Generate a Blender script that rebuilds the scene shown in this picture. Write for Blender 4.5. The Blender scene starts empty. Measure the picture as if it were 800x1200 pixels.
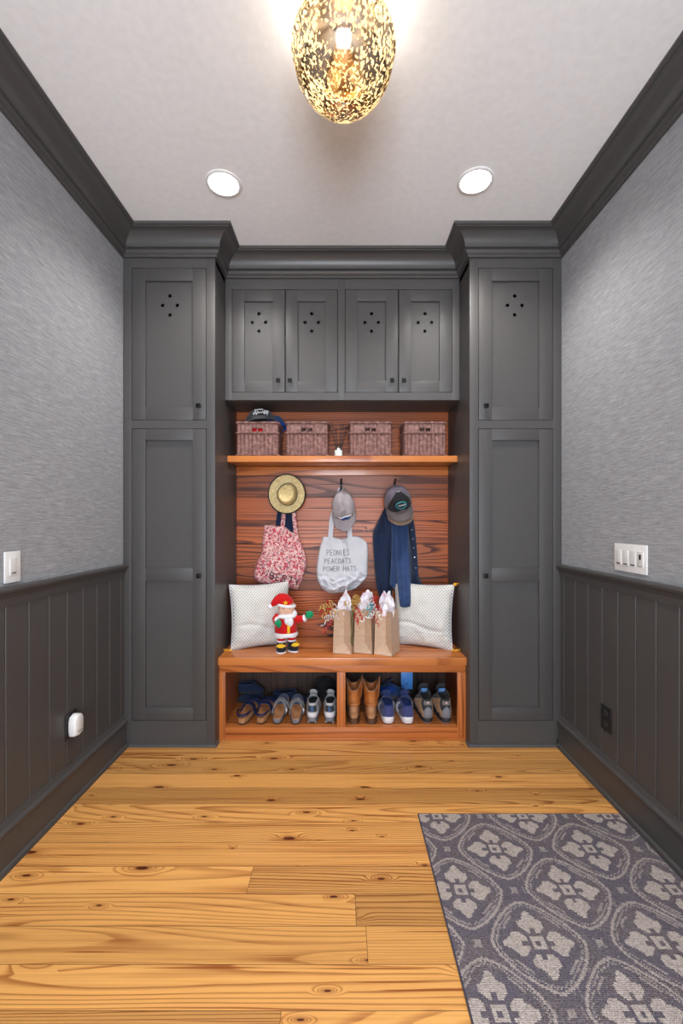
import bpy, bmesh, math, random
from mathutils import Vector, Matrix, Euler, noise
from mathutils.bvhtree import BVHTree
R = random.Random(7)
PI = math.pi
C = bpy.context.scene.collection
# ------------------------------------------------------------------ room dimensions (metres, camera looks along +Y)
W = 1.27            # half width of the room
CEIL = 2.965
CAB_Y = 2.52        # face of the tall cabinets
BRIDGE_Y = 2.735    # face of the cabinet between them
BACK_Y = 3.04       # boarded back wall of the nook
NOOK = 0.737        # half width of the nook
FRONT_Y = -2.2      # wall behind the camera
CAM_Z = 1.3

# ------------------------------------------------------------------ object helpers
ORIGIN = {}
def tag(o, label=None, cat=None, group=None, kind=None):
    if label: o['label'] = label
    if cat: o['category'] = cat
    if group: o['group'] = group
    if kind: o['kind'] = kind
    return o
def thing(name, label, cat, loc=(0, 0, 0), rot=(0, 0, 0), group=None):
    o = bpy.data.objects.new(name, None); C.objects.link(o)
    o.location = loc; o.rotation_euler = rot; o.empty_display_size = .05
    return tag(o, label, cat, group)
def kids(o): return [c for c in bpy.data.objects if c.parent == o]
def copy_tree(o, parent=None):
    c = o.copy(); C.objects.link(c); c.parent = parent
    for ch in kids(o): copy_tree(ch, c)
    return c
def dup(o, loc, rot=None, label=None, group=None):
    c = copy_tree(o); c.location = loc
    if rot is not None: c.rotation_euler = rot
    return tag(c, label, None, group)

class MB:
    """collects shapes and links them as ONE mesh object"""
    def __init__(s): s.bm = bmesh.new(); s.uv = None
    def box(s, x0, x1, y0, y1, z0, z1, bev=0.0, seg=2):
        r = bmesh.ops.create_cube(s.bm, size=1.0)
        vs = r['verts']
        for v in vs:
            v.co = Vector(((x0+x1)/2 + v.co.x*(x1-x0), (y0+y1)/2 + v.co.y*(y1-y0), (z0+z1)/2 + v.co.z*(z1-z0)))
        if bev > 0:
            es = list({e for v in vs for e in v.link_edges})
            bmesh.ops.bevel(s.bm, geom=es, offset=bev, segments=seg, affect='EDGES', profile=.6)
        return s
    def loft(s, rings, cap0=True, cap1=True, closed=True):
        V = [[s.bm.verts.new(p) for p in r] for r in rings]
        n = len(V[0])
        for a, b in zip(V, V[1:]):
            for i in range(n if closed else n-1):
                j = (i+1) % n
                try: s.bm.faces.new((a[i], a[j], b[j], b[i]))
                except ValueError: pass
        if closed and cap0: s._cap(V[0], True)
        if closed and cap1: s._cap(V[-1], False)
        return s
    def _cap(s, vs, flip):
        c = sum((v.co for v in vs), Vector())/len(vs)
        cv = s.bm.verts.new(c); n = len(vs)
        for i in range(n):
            j = (i+1) % n
            s.bm.faces.new((cv, vs[j], vs[i]) if flip else (cv, vs[i], vs[j]))
    def tube(s, pts, r, seg=8, closed=False):
        pts = [Vector(p) for p in pts]; n = len(pts); rings = []; up = None
        for i, p in enumerate(pts):
            if closed: d = pts[(i+1) % n] - pts[i-1]
            else: d = pts[min(i+1, n-1)] - pts[max(i-1, 0)]
            if d.length < 1e-9: d = Vector((0, 0, 1))
            d.normalize()
            if up is None:
                up = Vector((0, 0, 1)) if abs(d.z) < .9 else Vector((1, 0, 0))
            a = d.cross(up)
            if a.length < 1e-6: a = d.orthogonal()
            a.normalize(); b = a.cross(d); up = b
            rr = r[i] if isinstance(r, (list, tuple)) else r
            rings.append([p + (a*math.cos(2*PI*k/seg) + b*math.sin(2*PI*k/seg))*rr for k in range(seg)])
        if closed: rings.append(rings[0]); 
        return s.loft(rings, not closed, not closed)
    def ribbon(s, pts, wdir, w, t):
        """flat strap: rectangle swept along pts, wide along wdir"""
        pts = [Vector(p) for p in pts]; rings = []
        for i, p in enumerate(pts):
            d = (pts[min(i+1, len(pts)-1)] - pts[max(i-1, 0)]).normalized()
            wd = Vector(wdir(i) if callable(wdir) else wdir); wd = (wd - d*wd.dot(d)).normalized(); nn = d.cross(wd)
            ww = w(i) if callable(w) else w
            rings.append([p + wd*ww/2*a + nn*t/2*b for a, b in ((-1, -1), (0, -1), (1, -1), (1, 1), (0, 1), (-1, 1))])
        return s.loft(rings)
    def lathe(s, prof, seg=32, c=(0, 0, 0), axis='Z', cap0=True, cap1=True):
        rings = []
        for r, z in prof:
            ring = []
            for k in range(seg):
                a = 2*PI*k/seg; x, y = r*math.cos(a), r*math.sin(a)
                p = Vector((x, y, z)) if axis == 'Z' else (Vector((x, z, y)) if axis == 'Y' else Vector((z, x, y)))
                ring.append(Vector(c) + p)
            rings.append(ring)
        return s.loft(rings, cap0, cap1)
    def ball(s, c, r, sc=(1, 1, 1), seg=20, ring=12, M=None):
        res = bmesh.ops.create_uvsphere(s.bm, u_segments=seg, v_segments=ring, radius=1.0)
        for v in res['verts']:
            p = Vector((v.co.x*r*sc[0], v.co.y*r*sc[1], v.co.z*r*sc[2]))
            if M: p = M @ p
            v.co = p + Vector(c)
        return s
    def grid(s, fn, nu, nv, skip=None):
        V = [[s.bm.verts.new(fn(i/nu, j/nv)) for j in range(nv+1)] for i in range(nu+1)]
        for i in range(nu):
            for j in range(nv):
                if skip and skip((i+.5)/nu, (j+.5)/nv): continue
                s.bm.faces.new((V[i][j], V[i+1][j], V[i+1][j+1], V[i][j+1]))
        return s
    def prism(s, pts, y0, y1):
        """polygon (x,z) extruded along y"""
        a = [s.bm.verts.new((x, y0, z)) for x, z in pts]; b = [s.bm.verts.new((x, y1, z)) for x, z in pts]
        s.bm.faces.new(a); s.bm.faces.new(b[::-1]); n = len(pts)
        for i in range(n):
            j = (i+1) % n; s.bm.faces.new((a[j], a[i], b[i], b[j]))
        return s
    def holed(s, x0, x1, z0, z1, y0, y1, holes, r):
        """a panel with round holes drilled through it"""
        es = []
        def loop(ps):
            vs = [s.bm.verts.new((x, y0, z)) for x, z in ps]
            for i in range(len(vs)): es.append(s.bm.edges.new((vs[i], vs[(i+1) % len(vs)])))
        loop([(x0, z0), (x1, z0), (x1, z1), (x0, z1)])
        for hx, hz in holes: loop([(hx+r*math.cos(2*PI*k/20), hz+r*math.sin(2*PI*k/20)) for k in range(20)])
        f = bmesh.ops.triangle_fill(s.bm, use_beauty=True, use_dissolve=False, edges=es)
        faces = [g for g in f['geom'] if isinstance(g, bmesh.types.BMFace)]
        e = bmesh.ops.extrude_face_region(s.bm, geom=faces)
        for v in [g for g in e['geom'] if isinstance(g, bmesh.types.BMVert)]: v.co.y = y1
        return s
    def sweep(s, path, prof):
        """moulding: profile (out, z) swept with mitres along a floor-plan path; 'out' is to the right of travel"""
        P = [Vector((x, y)) for x, y in path]; rings = []
        nr = []
        for a, b in zip(P, P[1:]):
            d = (b-a).normalized(); nr.append(Vector((d.y, -d.x)))
        for i, p in enumerate(P):
            n1 = nr[max(i-1, 0)]; n2 = nr[min(i, len(nr)-1)]
            m = (n1+n2)/(1+n1.dot(n2))
            rings.append([Vector((p.x+m.x*o, p.y+m.y*o, z)) for o, z in prof])
        return s.loft(rings)
    def xf(s, M):
        for v in s.bm.verts: v.co = M @ v.co
        return s
    def build(s, name, mat, parent=None, smooth=True, label=None, local=False, angle=40, mods=(), kind=None):
        """vertices are world coordinates unless local; parents without rotation get them shifted"""
        bm = s.bm
        if parent is not None and not local:
            o = parent; off = Vector()
            while o: off += o.location; o = o.parent
            for v in bm.verts: v.co -= off
        bmesh.ops.recalc_face_normals(bm, faces=bm.faces)
        me = bpy.data.meshes.new(name); bm.to_mesh(me); bm.free()
        ob = bpy.data.objects.new(name, me); C.objects.link(ob)
        me.materials.append(mat)
        if smooth:
            for p in me.polygons: p.use_smooth = True
            me.set_sharp_from_angle(angle=math.radians(angle))
        if parent is not None: ob.parent = parent
        if label: ob['label'] = label
        if kind: ob['kind'] = kind
        for typ, kw in mods:
            m = ob.modifiers.new(typ.lower(), typ)
            for k, v in kw.items(): setattr(m, k, v)
        return ob
SUB = lambda n=1: ('SUBSURF', dict(levels=n, render_levels=n))
SOLID = lambda t, o=-1.0: ('SOLIDIFY', dict(thickness=t, offset=o))

def lerp(a, b, t): return a+(b-a)*t
def smooth01(t): t = max(0., min(1., t)); return t*t*(3-2*t)
def keys(ks, t):
    for (a, va), (b, vb) in zip(ks, ks[1:]):
        if t <= b: return lerp(va, vb, (t-a)/(b-a) if b > a else 0)
    return ks[-1][1]
def poly(ps, t):
    """point at fraction t of a polyline, Catmull-smoothed"""
    ps = [Vector(p) for p in ps]; n = len(ps)-1; x = max(0, min(n-1e-6, t*n)); i = int(x); f = x-i
    p0 = ps[max(i-1, 0)]; p1 = ps[i]; p2 = ps[i+1]; p3 = ps[min(i+2, n)]
    return .5*((2*p1)+(p2-p0)*f+(2*p0-5*p1+4*p2-p3)*f*f+(3*p1-p0-3*p2+p3)*f*f*f)
def coons(top, bot, left, right):
    """patch between four boundary polylines; u left->right, v top->bottom"""
    def f(u, v):
        T, B, L, Rr = poly(top, u), poly(bot, u), poly(left, v), poly(right, v)
        c = lerp(lerp(Vector(top[0]), Vector(top[-1]), u), lerp(Vector(bot[0]), Vector(bot[-1]), u), v)
        return T*(1-v)+B*v + L*(1-u)+Rr*u - c
    return f
def nz(p, s=1.0): return noise.noise(Vector(p)*s)

# ------------------------------------------------------------------ node expressions
class E:
    def __init__(s, nt, so): s.nt, s.so = nt, so
    def m(s, op, *o, clamp=False):
        n = s.nt.nodes.new('ShaderNodeMath'); n.operation = op; n.use_clamp = clamp
        for i, x in enumerate((s,)+o):
            if isinstance(x, E): s.nt.links.new(x.so, n.inputs[i])
            else: n.inputs[i].default_value = x
        return E(s.nt, n.outputs[0])
    def __add__(s, o): return s.m('ADD', o)
    __radd__ = __add__
    def __sub__(s, o): return s.m('SUBTRACT', o)
    def __rsub__(s, o): return s.m('MULTIPLY', -1.0).m('ADD', o)
    def __mul__(s, o): return s.m('MULTIPLY', o)
    __rmul__ = __mul__
    def __truediv__(s, o): return s.m('DIVIDE', o)
    def floor(s): return s.m('FLOOR')
    def fract(s): return s.m('FRACT')
    def abs(s): return s.m('ABSOLUTE')
    def sin(s): return s.m('SINE')
    def sqrt(s): return s.m('SQRT')
    def min(s, o): return s.m('MINIMUM', o)
    def max(s, o): return s.m('MAXIMUM', o)
    def lt(s, o): return s.m('LESS_THAN', o)
    def gt(s, o): return s.m('GREATER_THAN', o)
    def pow(s, o): return s.m('POWER', o)
    def clamp(s): return s.m('ADD', 0.0, clamp=True)
    def sm(s, a, b, ta=0.0, tb=1.0):
        n = s.nt.nodes.new('ShaderNodeMapRange'); n.interpolation_type = 'SMOOTHSTEP'
        s.nt.links.new(s.so, n.inputs['Value'])
        for k, v in (('From Min', a), ('From Max', b), ('To Min', ta), ('To Max', tb)): n.inputs[k].default_value = v
        return E(s.nt, n.outputs[0])
class Mat:
    def __init__(s, name, rough=.5, spec=.5, base=(.5, .5, .5)):
        s.m = bpy.data.materials.new(name); s.m.use_nodes = True; s.nt = s.m.node_tree
        s.b = s.nt.nodes['Principled BSDF']; s.out = s.nt.nodes['Material Output']
        s.b.inputs['Roughness'].default_value = rough; s.b.inputs['Specular IOR Level'].default_value = spec
        s.b.inputs['Base Color'].default_value = (*base, 1)
        t = s.nt.nodes.new('ShaderNodeTexCoord'); sp = s.nt.nodes.new('ShaderNodeSeparateXYZ')
        s.obj = t.outputs['Object']; s.nt.links.new(s.obj, sp.inputs[0])
        s.x, s.y, s.z = (E(s.nt, sp.outputs[i]) for i in range(3))
    def vec(s, *a):
        n = s.nt.nodes.new('ShaderNodeCombineXYZ')
        for i, x in enumerate(a):
            if isinstance(x, E): s.nt.links.new(x.so, n.inputs[i])
            else: n.inputs[i].default_value = x
        return n.outputs[0]
    def noise(s, v, scale=1.0, detail=2.0, rough=.5):
        n = s.nt.nodes.new('ShaderNodeTexNoise'); s.nt.links.new(v, n.inputs['Vector'])
        n.inputs['Scale'].default_value = scale; n.inputs['Detail'].default_value = detail; n.inputs['Roughness'].default_value = rough
        return E(s.nt, n.outputs[0])
    def white(s, v):
        n = s.nt.nodes.new('ShaderNodeTexWhiteNoise'); n.noise_dimensions = '3D'; s.nt.links.new(v, n.inputs['Vector'])
        return E(s.nt, n.outputs['Value'])
    def vor(s, v, scale, rnd=1.0, dim='3D'):
        n = s.nt.nodes.new('ShaderNodeTexVoronoi'); n.voronoi_dimensions = dim; s.nt.links.new(v, n.inputs['Vector']); n.inputs['Scale'].default_value = scale
        n.inputs['Randomness'].default_value = rnd
        q = s.nt.nodes.new('ShaderNodeSeparateColor'); s.nt.links.new(n.outputs['Color'], q.inputs[0])
        return E(s.nt, n.outputs['Distance']), E(s.nt, q.outputs[0]), E(s.nt, q.outputs[1])
    def ramp(s, f, stops, const=False):
        n = s.nt.nodes.new('ShaderNodeValToRGB'); s.nt.links.new(f.so, n.inputs[0]); cr = n.color_ramp
        if const: cr.interpolation = 'CONSTANT'
        while len(cr.elements) < len(stops): cr.elements.new(.5)
        for e, (p, c) in zip(cr.elements, stops): e.position = p; e.color = (*c, 1)
        return n.outputs[0]
    def mix(s, f, a, b, blend='MIX'):
        n = s.nt.nodes.new('ShaderNodeMix'); n.data_type = 'RGBA'; n.blend_type = blend
        for k, x in ((0, f), (6, a), (7, b)):
            if isinstance(x, E): s.nt.links.new(x.so, n.inputs[k])
            elif isinstance(x, bpy.types.NodeSocket): s.nt.links.new(x, n.inputs[k])
            elif isinstance(x, (int, float)): n.inputs[k].default_value = x
            else: n.inputs[k].default_value = (*x, 1)
        return n.outputs[2]
    def scalec(s, col, f):
        g = s.nt.nodes.new('ShaderNodeCombineColor')
        for i in range(3): s.nt.links.new(f.so, g.inputs[i])
        return s.mix(1.0, col, g.outputs[0], 'MULTIPLY')
    def color(s, so): s.nt.links.new(so, s.b.inputs['Base Color']); return s
    def rough(s, e): s.nt.links.new(e.so, s.b.inputs['Roughness']); return s
    def bump(s, e, dist=.001, strength=1.0):
        n = s.nt.nodes.new('ShaderNodeBump'); n.inputs['Distance'].default_value = dist; n.inputs['Strength'].default_value = strength
        s.nt.links.new(e.so, n.inputs['Height']); s.nt.links.new(n.outputs[0], s.b.inputs['Normal']); return s
def srgb(r, g, b):
    f = lambda c: (c/255/12.92 if c <= 10 else ((c/255+.055)/1.055)**2.4)
    return (f(r), f(g), f(b))
# ------------------------------------------------------------------ materials
def paint(name, base, rough=.4, spec=.5, amt=.0004):
    m = Mat(name, rough, spec, base)
    n = m.noise(m.obj, 35, 3)
    m.color(m.mix(n, tuple(c*.93 for c in base), tuple(min(1, c*1.07) for c in base)))
    m.bump(m.noise(m.obj, 260, 2), amt, .25)
    return m.m
def cloth(name, base, rough=.85, weave=900, var=.18):
    m = Mat(name, rough, .25, base)
    n = m.noise(m.obj, 18, 3)
    m.color(m.mix(n, tuple(c*(1-var) for c in base), tuple(min(1, c*(1+var)) for c in base)))
    w = ((m.x*weave*2).sin()*(m.z*weave*2).sin()) + m.noise(m.obj, weave, 2)
    m.bump(w, .0006, .35)
    m.b.inputs['Sheen Weight'].default_value = .15
    return m.m
def metal(name, base, rough=.35):
    m = Mat(name, rough, .5, base); m.b.inputs['Metallic'].default_value = 1.0
    n = m.noise(m.obj, 60, 3); m.rough(n.sm(0, 1, rough-.08, rough+.1))
    return m.m
def wood(name, u, v, bw, v0, light, dark, knotc, tint=.25, rings=16, rough=.35, seam=True, joint=0., knots=.35, kscale=1.0, seamw=.0009, lines=.75, stretch=1.0, coat=0.0, spec=.4):
    """sawn pine: rings are contour lines of a stretched field, bending round knots"""
    m = Mat(name, rough, spec)
    ax = dict(X=m.x, Y=m.y, Z=m.z); U, Vv = ax[u], ax[v]
    t = (Vv - v0)/bw; bi = t.floor(); vl = (t.fract()-.5)*bw
    other = ({'X', 'Y', 'Z'}-{u, v}).pop()
    rb = m.white(m.vec(bi, 3.7, 1.3)); rb2 = m.white(m.vec(bi, 9.1, 4.2))
    us = U + rb*37.0
    if joint:
        uj = (U + rb*joint)/joint; ji = uj.floor(); us = us + ji*5.3
        rb = m.white(m.vec(bi, ji, 2.2)); rb2 = m.white(m.vec(bi, ji, 8.2))
    # knots
    kv = m.vec(us*2.1*kscale, (vl + bi*3.0)*6.5*kscale, 0.0)
    kd, kr, kr2 = m.vor(kv, 1.0, 1.0, '2D')
    on = kr.lt(knots)
    size = kr2*kr2*.07+.03
    kn = ((kd/size).m('MULTIPLY', -1.0)+1.0).clamp()*on
    halo = ((kd/(size*4.5)).m('MULTIPLY', -1.0)+1.0).clamp()*on
    h = m.noise(m.vec(us*.30*stretch, vl*4.2, rb*31.0), 1.0, 1.0, .4)
    h = h + vl*(rb2-.5)*7.0 + halo*halo*.16 + m.noise(m.vec(us*2.0, vl*24.0, rb*7.0), 1.0, 2)*.022
    rg = (h*rings).fract()
    late = rg.sm(.5, .9)*rg.sm(.92, 1.0, 1.0, 0.0)*rb2.sm(0, 1, .55, 1.0)
    fib = m.noise(m.vec(us*2.2, vl*300.0, rb*3.0), 1.0, 4, .65)
    streak = m.noise(m.vec(us*.9, vl*40.0, rb*17.0), 1.0, 3, .55)
    pitch = m.noise(m.vec(us*1.3, vl*75.0, rb*11.0), 1.0, 2, .5).sm(.66, .74)
    f = (late*lines + (fib-.5)*.75 + streak.sm(.45, .8)*.5 + pitch*.85 + .08).clamp()
    col = m.ramp(f, [(0, light), (.5, tuple(lerp(a, b, .45) for a, b in zip(light, dark))), (1, dark)])
    col = m.scalec(col, rb.sm(0, 1, 1-tint, 1+tint*.6))
    col = m.mix(halo.sm(.35, 1.0)*.55, col, dark)
    col = m.mix(kn.sm(.05, .5), col, knotc)
    b = late*-.3 + fib*.3
    if seam:
        e = (vl.abs()).sm(bw/2-seamw*1.8, bw/2-seamw*.6)
        if joint:
            ju = ((uj.fract()-.5).abs()).sm(.5-seamw*1.5/joint, .5-seamw*.6/joint); e = e.max(ju)
        col = m.mix(e*.85, col, tuple(c*.16 for c in dark)); b = b - e*3.0
    m.color(col); m.rough((f*.12)+rough); m.bump(b, .0006, .35)
    if coat: m.b.inputs['Coat Weight'].default_value = coat; m.b.inputs['Coat Roughness'].default_value = .12
    return m.m
GREY = paint('grey_paint', (.067, .0632, .062), .44, .4)
GREY_TRIM = paint('grey_trim_paint', (.068, .065, .064), .36, .45)
CEILM = paint('ceiling_paint', (.88, .885, .89), .75, .2)
WHITE = paint('white_plastic', (.8, .8, .79), .35)
WHITE2 = paint('white_rocker', (.7, .7, .69), .3)
BLACKP = paint('black_plastic', (.012, .012, .013), .35)
GROOVE = paint('grey_groove', (.2, .2, .2), .5)
IRON = metal('black_iron', (.02, .02, .02), .4)
BRASS = metal('aged_brass', (.55, .33, .1), .3)
BLUE_LIT = paint('blue_lit_plate', (.09, .33, .85), .4)  # cool light on a white plate, put into its colour
FLOORM = wood('pine_floor', 'X', 'Y', .1215, .0645, srgb(228, 168, 94), srgb(146, 76, 24), srgb(88, 36, 14), .26, 34, .32, True, 4.6, .8, 1.25, .0007, .72, coat=.12)
WALLWOOD = wood('stained_pine_boards', 'X', 'Z', .163, 1.4754-.163*12, srgb(176, 90, 40), srgb(72, 26, 10), srgb(28, 8, 5), .35, 26, .34, True, 0, .3, .9, .0013, .9, coat=.05, spec=.3)
BENCHH = wood('bench_pine_long', 'X', 'Y', .125, 2.55, srgb(200, 122, 62), srgb(134, 66, 26), srgb(66, 24, 10), .12, 14, .3, False, 0, .25, 1.0, coat=.35)
BENCHZ = wood('bench_pine_rail', 'X', 'Z', .3, -.1, srgb(192, 112, 54), srgb(124, 58, 20), srgb(60, 22, 8), .1, 16, .32, False, 0, .15, coat=.3)
BENCHV = wood('bench_pine_upright', 'Z', 'X', .3, -.85, srgb(192, 112, 54), srgb(124, 58, 20), srgb(60, 22, 8), .1, 16, .32, False, 0, .1, coat=.3)
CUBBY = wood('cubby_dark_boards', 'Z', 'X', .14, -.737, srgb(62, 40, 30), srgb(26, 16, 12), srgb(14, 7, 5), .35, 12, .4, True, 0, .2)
SHELFM = wood('shelf_pine', 'X', 'Y', .4, 2.7, srgb(206, 128, 66), srgb(150, 76, 32), srgb(80, 30, 12), .1, 14, .3, False, 0, .1, coat=.3)

def wallpaper():
    m = Mat('grey_grasscloth', .8, .2)
    a = m.noise(m.vec(m.x*14, m.y*14, m.z*260), 1, 3, .65)
    b = m.noise(m.vec(m.x*50, m.y*50, m.z*900), 1, 2, .6)
    c = m.noise(m.vec(m.x*330, m.y*330, m.z*22), 1, 2, .5)
    f = a*.55 + b*.3 + c*.15
    m.color(m.ramp(f, [(.3, (.17, .174, .185)), (.48, (.30, .306, .322)), (.56, (.355, .361, .378)), (.7, (.50, .507, .53))]))
    m.bump(f, .0018, .6)
    return m.m
PAPER = wallpaper()

def rug():
    m = Mat('woven_rug', .95, .1)
    q = .0052; px, py = .376, .384
    X = (m.x/q).floor()*q; Y = (m.y/q).floor()*q
    jx = m.noise(m.vec(X, Y, 0.0), 9, 1)*.012
    def wrap(e, p, o): return (((e-o)/p+.5).fract()-.5)*p
    a1, b1 = wrap(X, px, .008), wrap(Y, py, .36)
    a2, b2 = wrap(X, px, .008+px/2), wrap(Y, py, .36+py/2)
    d1 = a1.abs()/px + b1.abs()/py
    s = d1.lt(.5)
    A = a2 + (a1-a2)*s; B = b2 + (b1-b2)*s
    aA, aB = A.abs(), B.abs()
    D = aA/px + aB/py + ((A*33.0).sin()*(B*31.0).sin()).abs()*-.05 + jx
    p = aA.max(aB); r_ = aA.min(aB)
    petal = p.gt(.033)*(r_.lt((p-.013).min(.039).min(((.118-p)*.62+.0).max((.092-p)*1.9))))*p.lt(.108)
    notch = (r_.lt(.0075))*(p.lt(.05))
    petal = petal*(1.0-notch)
    rr = (A*A+B*B).sqrt()
    core = p.lt(.021)*(p.gt(.0075))
    D2 = (aA*(2.0/px)).pow(1.45) + (aB*(2.0/py)).pow(1.45) + jx*2.0
    l1 = (D2-.672).abs().lt(.034)
    dots = ((D2-.585).abs().lt(.026))*(((X+Y*1.0)/(q*2)).fract().gt(.45))
    l2 = (D2-.50).abs().lt(.026)*((aA-aB).abs().lt(.04)) + D2.gt(.93)
    l3 = (D-.49).lt(.0)*0.0
    dots2 = ((D2-.76).abs().lt(.024))*((X/(q*2)).fract().gt(.5))
    f = petal.max(core).max(l1*.75).max(dots*.6).max(l2*.6).max(dots2*.35)
    wv = m.white(m.vec((m.x/.0052).floor(), (m.y/.0026).floor(), 1.0))
    dark = m.mix(wv, srgb(92, 84, 86), srgb(130, 121, 126))
    dark = m.mix(m.noise(m.obj, 7, 2).sm(.35, .65)*.5, dark, srgb(96, 92, 108))
    light = m.mix(wv, srgb(160, 148, 142), srgb(202, 190, 183))
    m.color(m.mix(f, dark, light))
    th = ((m.x*(PI/.0052)).sin().abs()*(m.y*(PI/.0052)).sin().abs()).pow(.5)
    m.bump(th + f*.5, .0022, .7)
    return m.m
RUG = rug()
def wicker():
    m = Mat('brown_wicker', .55, .4)
    n = m.noise(m.obj, 40, 2); k = m.noise(m.vec(m.x*20, m.y*20, m.z*300), 1, 2)
    m.color(m.ramp(n*.6+k*.4, [(.25, srgb(70, 44, 40)), (.5, srgb(124, 88, 82)), (.75, srgb(170, 132, 122))]))
    m.bump(k, .0012, .6)
    return m.m
WICKER = wicker()
def straw():
    m = Mat('woven_straw', .6, .35)
    r = (m.x*m.x+m.z*m.z).sqrt()
    rings = ((r*900.0).sin()*.5+.5); n = m.noise(m.obj, 60, 3)
    m.color(m.ramp(rings*.35+n*.65, [(.2, srgb(160, 136, 84)), (.5, srgb(220, 196, 138)), (.8, srgb(238, 220, 168))]))
    m.bump(rings, .001, .6)
    return m.m
STRAW = straw()
def floral():
    m = Mat('ditsy_floral_print', .8, .25)
    d, c1, c2 = m.vor(m.obj, 105); e, c3, c4 = m.vor(m.obj, 210)
    base = m.ramp(c1, [(0, srgb(206, 158, 154)), (.25, srgb(186, 62, 82)), (.42, srgb(222, 190, 182)), (.6, srgb(172, 40, 60)), (.72, srgb(206, 160, 158)), (.88, srgb(136, 98, 108))], True)
    over = m.ramp(c3, [(0, srgb(224, 208, 200)), (.4, srgb(194, 88, 100)), (.7, srgb(214, 176, 172)), (.9, srgb(112, 82, 94))], True)
    m.color(m.mix(e.lt(.33)*c4.gt(.35), base, over)); m.bump(m.noise(m.obj, 700), .0006, .4)
    return m.m
FLORAL = floral()
def pillowm():
    m = Mat('dotted_cushion_fabric', .9, .2)
    p = .0185
    a = ((m.x/p).fract()-.5).abs(); b = ((m.z/(p*1.15)).fract()-.5).abs()
    a2 = ((m.x/p+.5).fract()-.5).abs(); b2 = ((m.z/(p*1.15)+.5).fract()-.5).abs()
    d = (a+b).min(a2+b2); ring = (d.lt(.235))*(d.gt(.06))
    c = m.noise(m.obj, 14, 1).gt(.5)
    dot = m.mix(c, srgb(112, 112, 122), srgb(140, 136, 120))
    m.color(m.mix(ring*.9, srgb(218, 216, 210), dot)); m.bump(m.noise(m.obj, 500, 2), .0008, .4)
    return m.m
CUSHION = pillowm()
def kraft():
    m = Mat('kraft_paper', .7, .3)
    n = m.noise(m.obj, 40, 4); f = m.noise(m.vec(m.x*900, m.y*900, m.z*120), 1, 2)
    m.color(m.ramp(n*.5+f*.5, [(.3, srgb(188, 158, 132)), (.7, srgb(208, 180, 155))])); m.bump(n, .001, .15)
    return m.m
KRAFT = kraft()
def tissue():
    m = Mat('tissue_paper', .7, .2, srgb(236, 226, 232))
    n = m.noise(m.obj, 16, 2)
    m.color(m.ramp(n, [(.5, srgb(240, 238, 246)), (.72, srgb(238, 200, 214))]))
    m.b.inputs['Transmission Weight'].default_value = 0.0
    return m.m
TISSUE = tissue()
def glass_thin():
    m = Mat('window_glass', .02); nt = m.nt
    t = nt.nodes.new('ShaderNodeBsdfTransparent'); g = nt.nodes.new('ShaderNodeBsdfGlossy'); g.inputs['Roughness'].default_value = .02
    mx = nt.nodes.new('ShaderNodeMixShader'); mx.inputs[0].default_value = .08
    nt.links.new(t.outputs[0], mx.inputs[1]); nt.links.new(g.outputs[0], mx.inputs[2]); nt.links.new(mx.outputs[0], m.out.inputs[0])
    return m.m
GLASS = glass_thin()
def mercury():
    """mercury glass: gold mirror with scraped, light-passing flecks"""
    m = Mat('mercury_glass', .1); nt = m.nt
    v = m.vec(m.x*1.0, m.y*1.0, m.z*.6)
    a = m.noise(v, 120, 3, .6); b = m.noise(v, 16, 2)
    fl = (a + (b-.5)*.35).sm(.51, .56)
    g = nt.nodes.new('ShaderNodeBsdfGlossy'); g.inputs['Roughness'].default_value = .13
    nt.links.new(m.ramp(m.noise(v, 9, 2), [(.35, (.30, .19, .08)), (.6, (.55, .48, .40))]), g.inputs['Color'])
    tr = nt.nodes.new('ShaderNodeBsdfTransparent'); tr.inputs[0].default_value = (.75, .5, .25, 1)
    m1 = nt.nodes.new('ShaderNodeMixShader'); m1.inputs[0].default_value = .12
    nt.links.new(g.outputs[0], m1.inputs[1]); nt.links.new(tr.outputs[0], m1.inputs[2])
    tl = nt.nodes.new('ShaderNodeBsdfTranslucent'); tl.inputs[0].default_value = (.5, .4, .22, 1)
    m2 = nt.nodes.new('ShaderNodeMixShader'); nt.links.new(fl.so, m2.inputs[0])
    nt.links.new(m1.outputs[0], m2.inputs[1]); nt.links.new(tl.outputs[0], m2.inputs[2]); nt.links.new(m2.outputs[0], m.out.inputs[0])
    return m.m
MERCURY = mercury()
def emit(name, col, s):
    m = Mat(name); m.b.inputs['Base Color'].default_value = (*col, 1)
    m.b.inputs['Emission Color'].default_value = (*col, 1); m.b.inputs['Emission Strength'].default_value = s
    return m.m
def leather(name, a, b, rough=.5):
    m = Mat(name, rough, .4)
    n = m.noise(m.obj, 22, 4); k, _, _2 = m.vor(m.obj, 260)
    m.color(m.ramp(n, [(.3, a), (.7, b)])); m.bump(k, .0008, .4)
    return m.m
TAN = leather('tan_leather', srgb(150, 84, 36), srgb(196, 122, 62))
SUEDE = leather('worn_brown_suede', srgb(150, 100, 64), srgb(206, 156, 112), .8)
CORK = leather('cork', srgb(150, 104, 64), srgb(186, 140, 94), .8)
BEDM = leather('footbed_suede', srgb(150, 92, 52), srgb(204, 146, 100), .8)
GREYSTRAP = cloth('grey_felt', srgb(148, 148, 150))
BLUEGREY = cloth('blue_grey_footbed', srgb(92, 104, 132))
NAVY = cloth('navy_cloth', srgb(24, 38, 66)); NAVY2 = cloth('denim_blue_cloth', srgb(44, 66, 106))
NAVYSTRAP = leather('navy_strap', srgb(18, 30, 62), srgb(38, 54, 98))
ROYAL = cloth('blue_mesh', srgb(50, 66, 128)); ROYAL2 = cloth('bright_blue_lining', srgb(24, 62, 140))
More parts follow.
